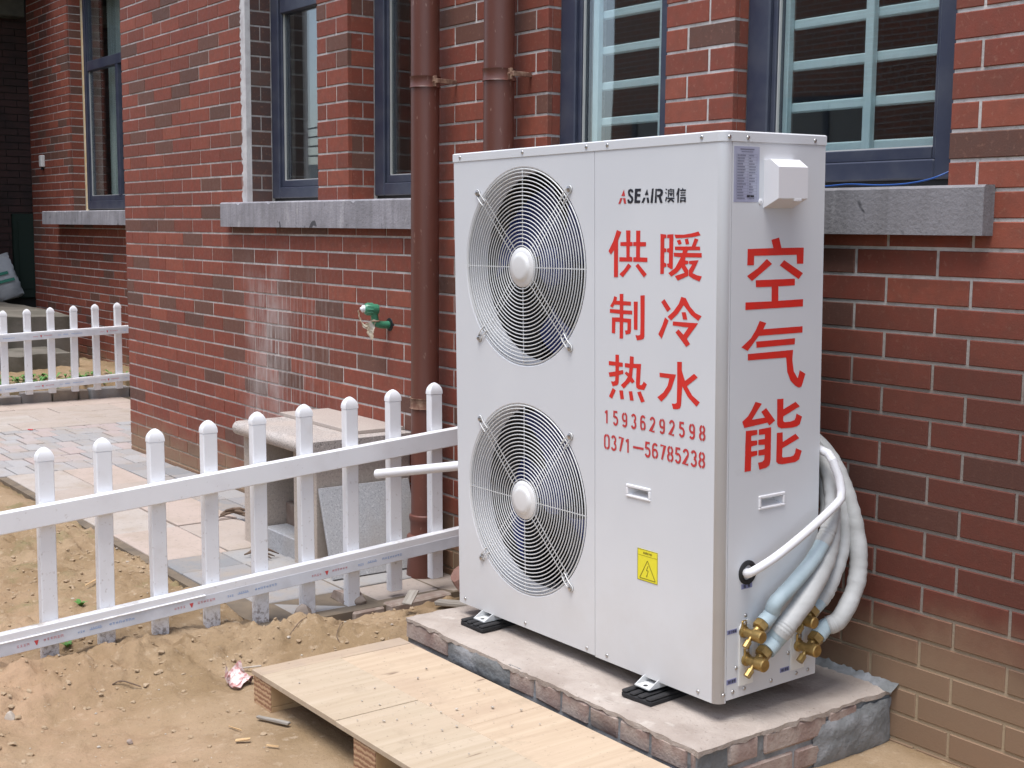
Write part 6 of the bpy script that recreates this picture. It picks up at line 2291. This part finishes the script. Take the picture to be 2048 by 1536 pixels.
# dead leaves on the path
def dead_leaf(label, x, y, s, rot):
    mb = MB()
    rs = random.Random(int(rot * 100))
    for k in range(3):
        P = []
        for i in range(6):
            u = i / 5
            P.append((u * s - s / 2, .2 * s * math.sin(u * 5 + k) + .12 * s * k, .012 + .35 * s * math.sin(u * 3.1) * (.6 + .3 * k) * .6))
        mb.tube(P, [.003, .007, .006, .009, .005, .002], 6)
    o = mb.build('dry_leaf', M['dry_leaf'], None, smooth=60)
    o.location = (x, y, .0); o.rotation_euler = (0, 0, rot)
    tag(o, label, 'leaf')
dead_leaf('curled brown leaf litter on the paving left of the pale bench', -3.42, -.30, .16, 1.0)
dead_leaf('twisted brown leaf strip on grey pavers just in front of the bench leg', -2.72, -.52, .13, .7)

# white sack in the porch
bm = bmesh.new()
bmesh.ops.create_grid(bm, x_segments=16, y_segments=22, size=.5)
me = bpy.data.meshes.new('sack')
V, F = [], []
nu, nv = 18, 24
rs = random.Random(77)
for j in range(nv + 1):
    v = j / nv
    for i in range(nu):
        a = 2 * math.pi * i / nu
        th = .11 * (math.sin(math.pi * min(1, v * 1.1 + .02)) ** .45) * (1 - .45 * v)
        wd_ = .20 * (1 - .12 * v) * (1 if v > .03 else .8)
        sq = lambda t_: math.copysign(abs(t_) ** .7, t_)
        V.append((th * sq(math.cos(a)) + rs.uniform(-.008, .008), wd_ * sq(math.sin(a)) + rs.uniform(-.008, .008), v * .46 + rs.uniform(-.006, .006)))
for j in range(nv):
    for i in range(nu):
        F.append((j * nu + i, j * nu + (i + 1) % nu, (j + 1) * nu + (i + 1) % nu, (j + 1) * nu + i))
F += [tuple(range(nu - 1, -1, -1)), tuple(range(nv * nu, nv * nu + nu))]
bm.free()
mb = MB(); mb.add(V, F)
sk = mb.build('sack', M['sack'], None, smooth=50)
sk.location = (-11.60, .93, .565)
sk.rotation_euler = (R(14), R(-12), R(-6))
tag(sk, 'white woven sack with green print slumped inside the dark porch', 'sack')
pr_ = MB()
for (a, b, c_, d_) in ((-.17, .02, .33, .37), (-.15, .10, .24, .27), (-.12, .14, .16, .19)):
    nq = 8
    for i in range(nq):
        u0, u1 = a + (b - a) * i / nq, a + (b - a) * (i + 1) / nq
        xo = lambda y_, z_: .118 * (1 - .45 * z_ / .46) + .006
        pr_.poly([(xo(u0, c_), u0, c_), (xo(u1, c_), u1, c_), (xo(u1, d_), u1, d_), (xo(u0, d_), u0, d_)])
tag(pr_.build('sack_print', M['sack_green'], sk), kind='stuff')

# ------------------------------------------------------------------ the other side of the yard, seen in the panes
nb = empty('brick_house', (-2, -10, 0))
tag(nb, 'brick house across the yard, seen only as a reflection in the window panes', 'house')
mb = MB(); mb.box(-11, 4.5, -3, 0, -.2, 6.0)
mb.build('facade', M['yard_brick'], nb)
for k, x in enumerate((-10.5, -7.6, -4.6, -1.6, 1.4, 4.4)):
    mb = MB()
    mb.box(x, x + .08, 0.001, .05, 1.3, 3.0); mb.box(x + 1.32, x + 1.4, 0.001, .05, 1.3, 3.0)
    mb.box(x + .0805, x + 1.3195, 0.001, .05, 1.3, 1.38); mb.box(x + .0805, x + 1.3195, 0.001, .05, 2.92, 3.0)
    mb.box(x + .66, x + .74, 0.001, .05, 1.3805, 2.9195)
    w_ = mb.build('window', M['frame'], nb)
    q = MB(); q.box(x + .081, x + 1.319, .002, .02, 1.381, 2.919)
    q.build('pane', M['dark_room'], w_)
    q = MB(); q.box(x - .2, x + 1.6, .001, .14, 1.12, 1.27)
    q.build('window_sill', M['sill'], nb)
ac = empty('air_conditioner', (-6.1, -9.8, 2.05))
tag(ac, 'white air conditioner on a bracket across the yard, seen only in reflection', 'air conditioner')
mb = MB(); mb.box(-.4, .4, -.15, .15, 0, .55, .02)
mb.build('casing', M['cabinet'], ac, smooth=30)
mb = MB(); mb.lathe([(.22, 0), (.22, .02), (.19, .02), (.19, .006), (.0, .006)], (-.1, .151, .28), (0, 1, 0), 24)
mb.build('fan_opening', M['rubber'], ac)
mb = MB()
for s_ in (-.3, .3):
    mb.box(s_ - .02, s_ + .02, -.18, .2, -.04, -.001)
    mb.tube([(s_, -.18, -.4), (s_, .18, -.03)], .015, 6)
mb.build('bracket', M['galv'], ac)
pb_ = empty('pale_building', (-27, -14, 0))
tag(pb_, 'pale rendered building beyond the yard with balcony railings, seen only in reflection', 'building')
mb = MB(); mb.box(-12, 5, -4, 0, -.2, 3.0)
mb.build('wall', M['pale_wall'], pb_)
mb = MB()
for z in (3.2, 3.45, 3.7, 3.95):
    mb.box(-12, 5, -.05, 0, z, z + .04)
for i in range(18):
    mb.box(-12 + i, -11.96 + i, -.045, -.005, 3.0, 4.0)
mb.build('railing', M['frame'], pb_)
tree = empty('bare_tree', (-15.6, -7.4, 0))
tag(tree, 'leafless tree across the yard, seen only in reflection', 'tree')
rs = random.Random(15)
mb = MB()
mb.tube(bez([(0, 0, -.2), (.05, .02, 1.5), (-.04, .05, 3.0), (.02, 0, 4.2)], 4), [.17, .165, .16, .155, .15, .148, .145, .14, .135, .13, .125, .12, .115], 8)
mb.build('trunk', M['bark'], tree, smooth=60)
mb = MB()
def limb(p, d, L, r_, depth):
    pts = [p]
    for i in range(3):
        d = (d + Vector((rs.uniform(-.2, .2), rs.uniform(-.2, .2), rs.uniform(-.02, .18)))).normalized()
        pts.append(pts[-1] + d * L / 3)
    mb.tube(pts, [r_, r_ * .85, r_ * .7, r_ * .55], 5 if depth > 1 else 3)
    if depth:
        for k in range(3):
            i = rs.choice((1, 2, 3))
            limb(pts[i], (d + Vector((rs.uniform(-.9, .9), rs.uniform(-.9, .9), rs.uniform(-.1, .6)))).normalized(), L * .68, r_ * .5, depth - 1)
for k in range(5):
    a = k * 1.26
    limb(Vector((.0, 0, 3.2 + .22 * k)), Vector((math.cos(a) * .6, math.sin(a) * .6, .9)).normalized(), 2.2, .06, 3)
mb.build('limb', M['bark'], tree, smooth=60, recalc=False)
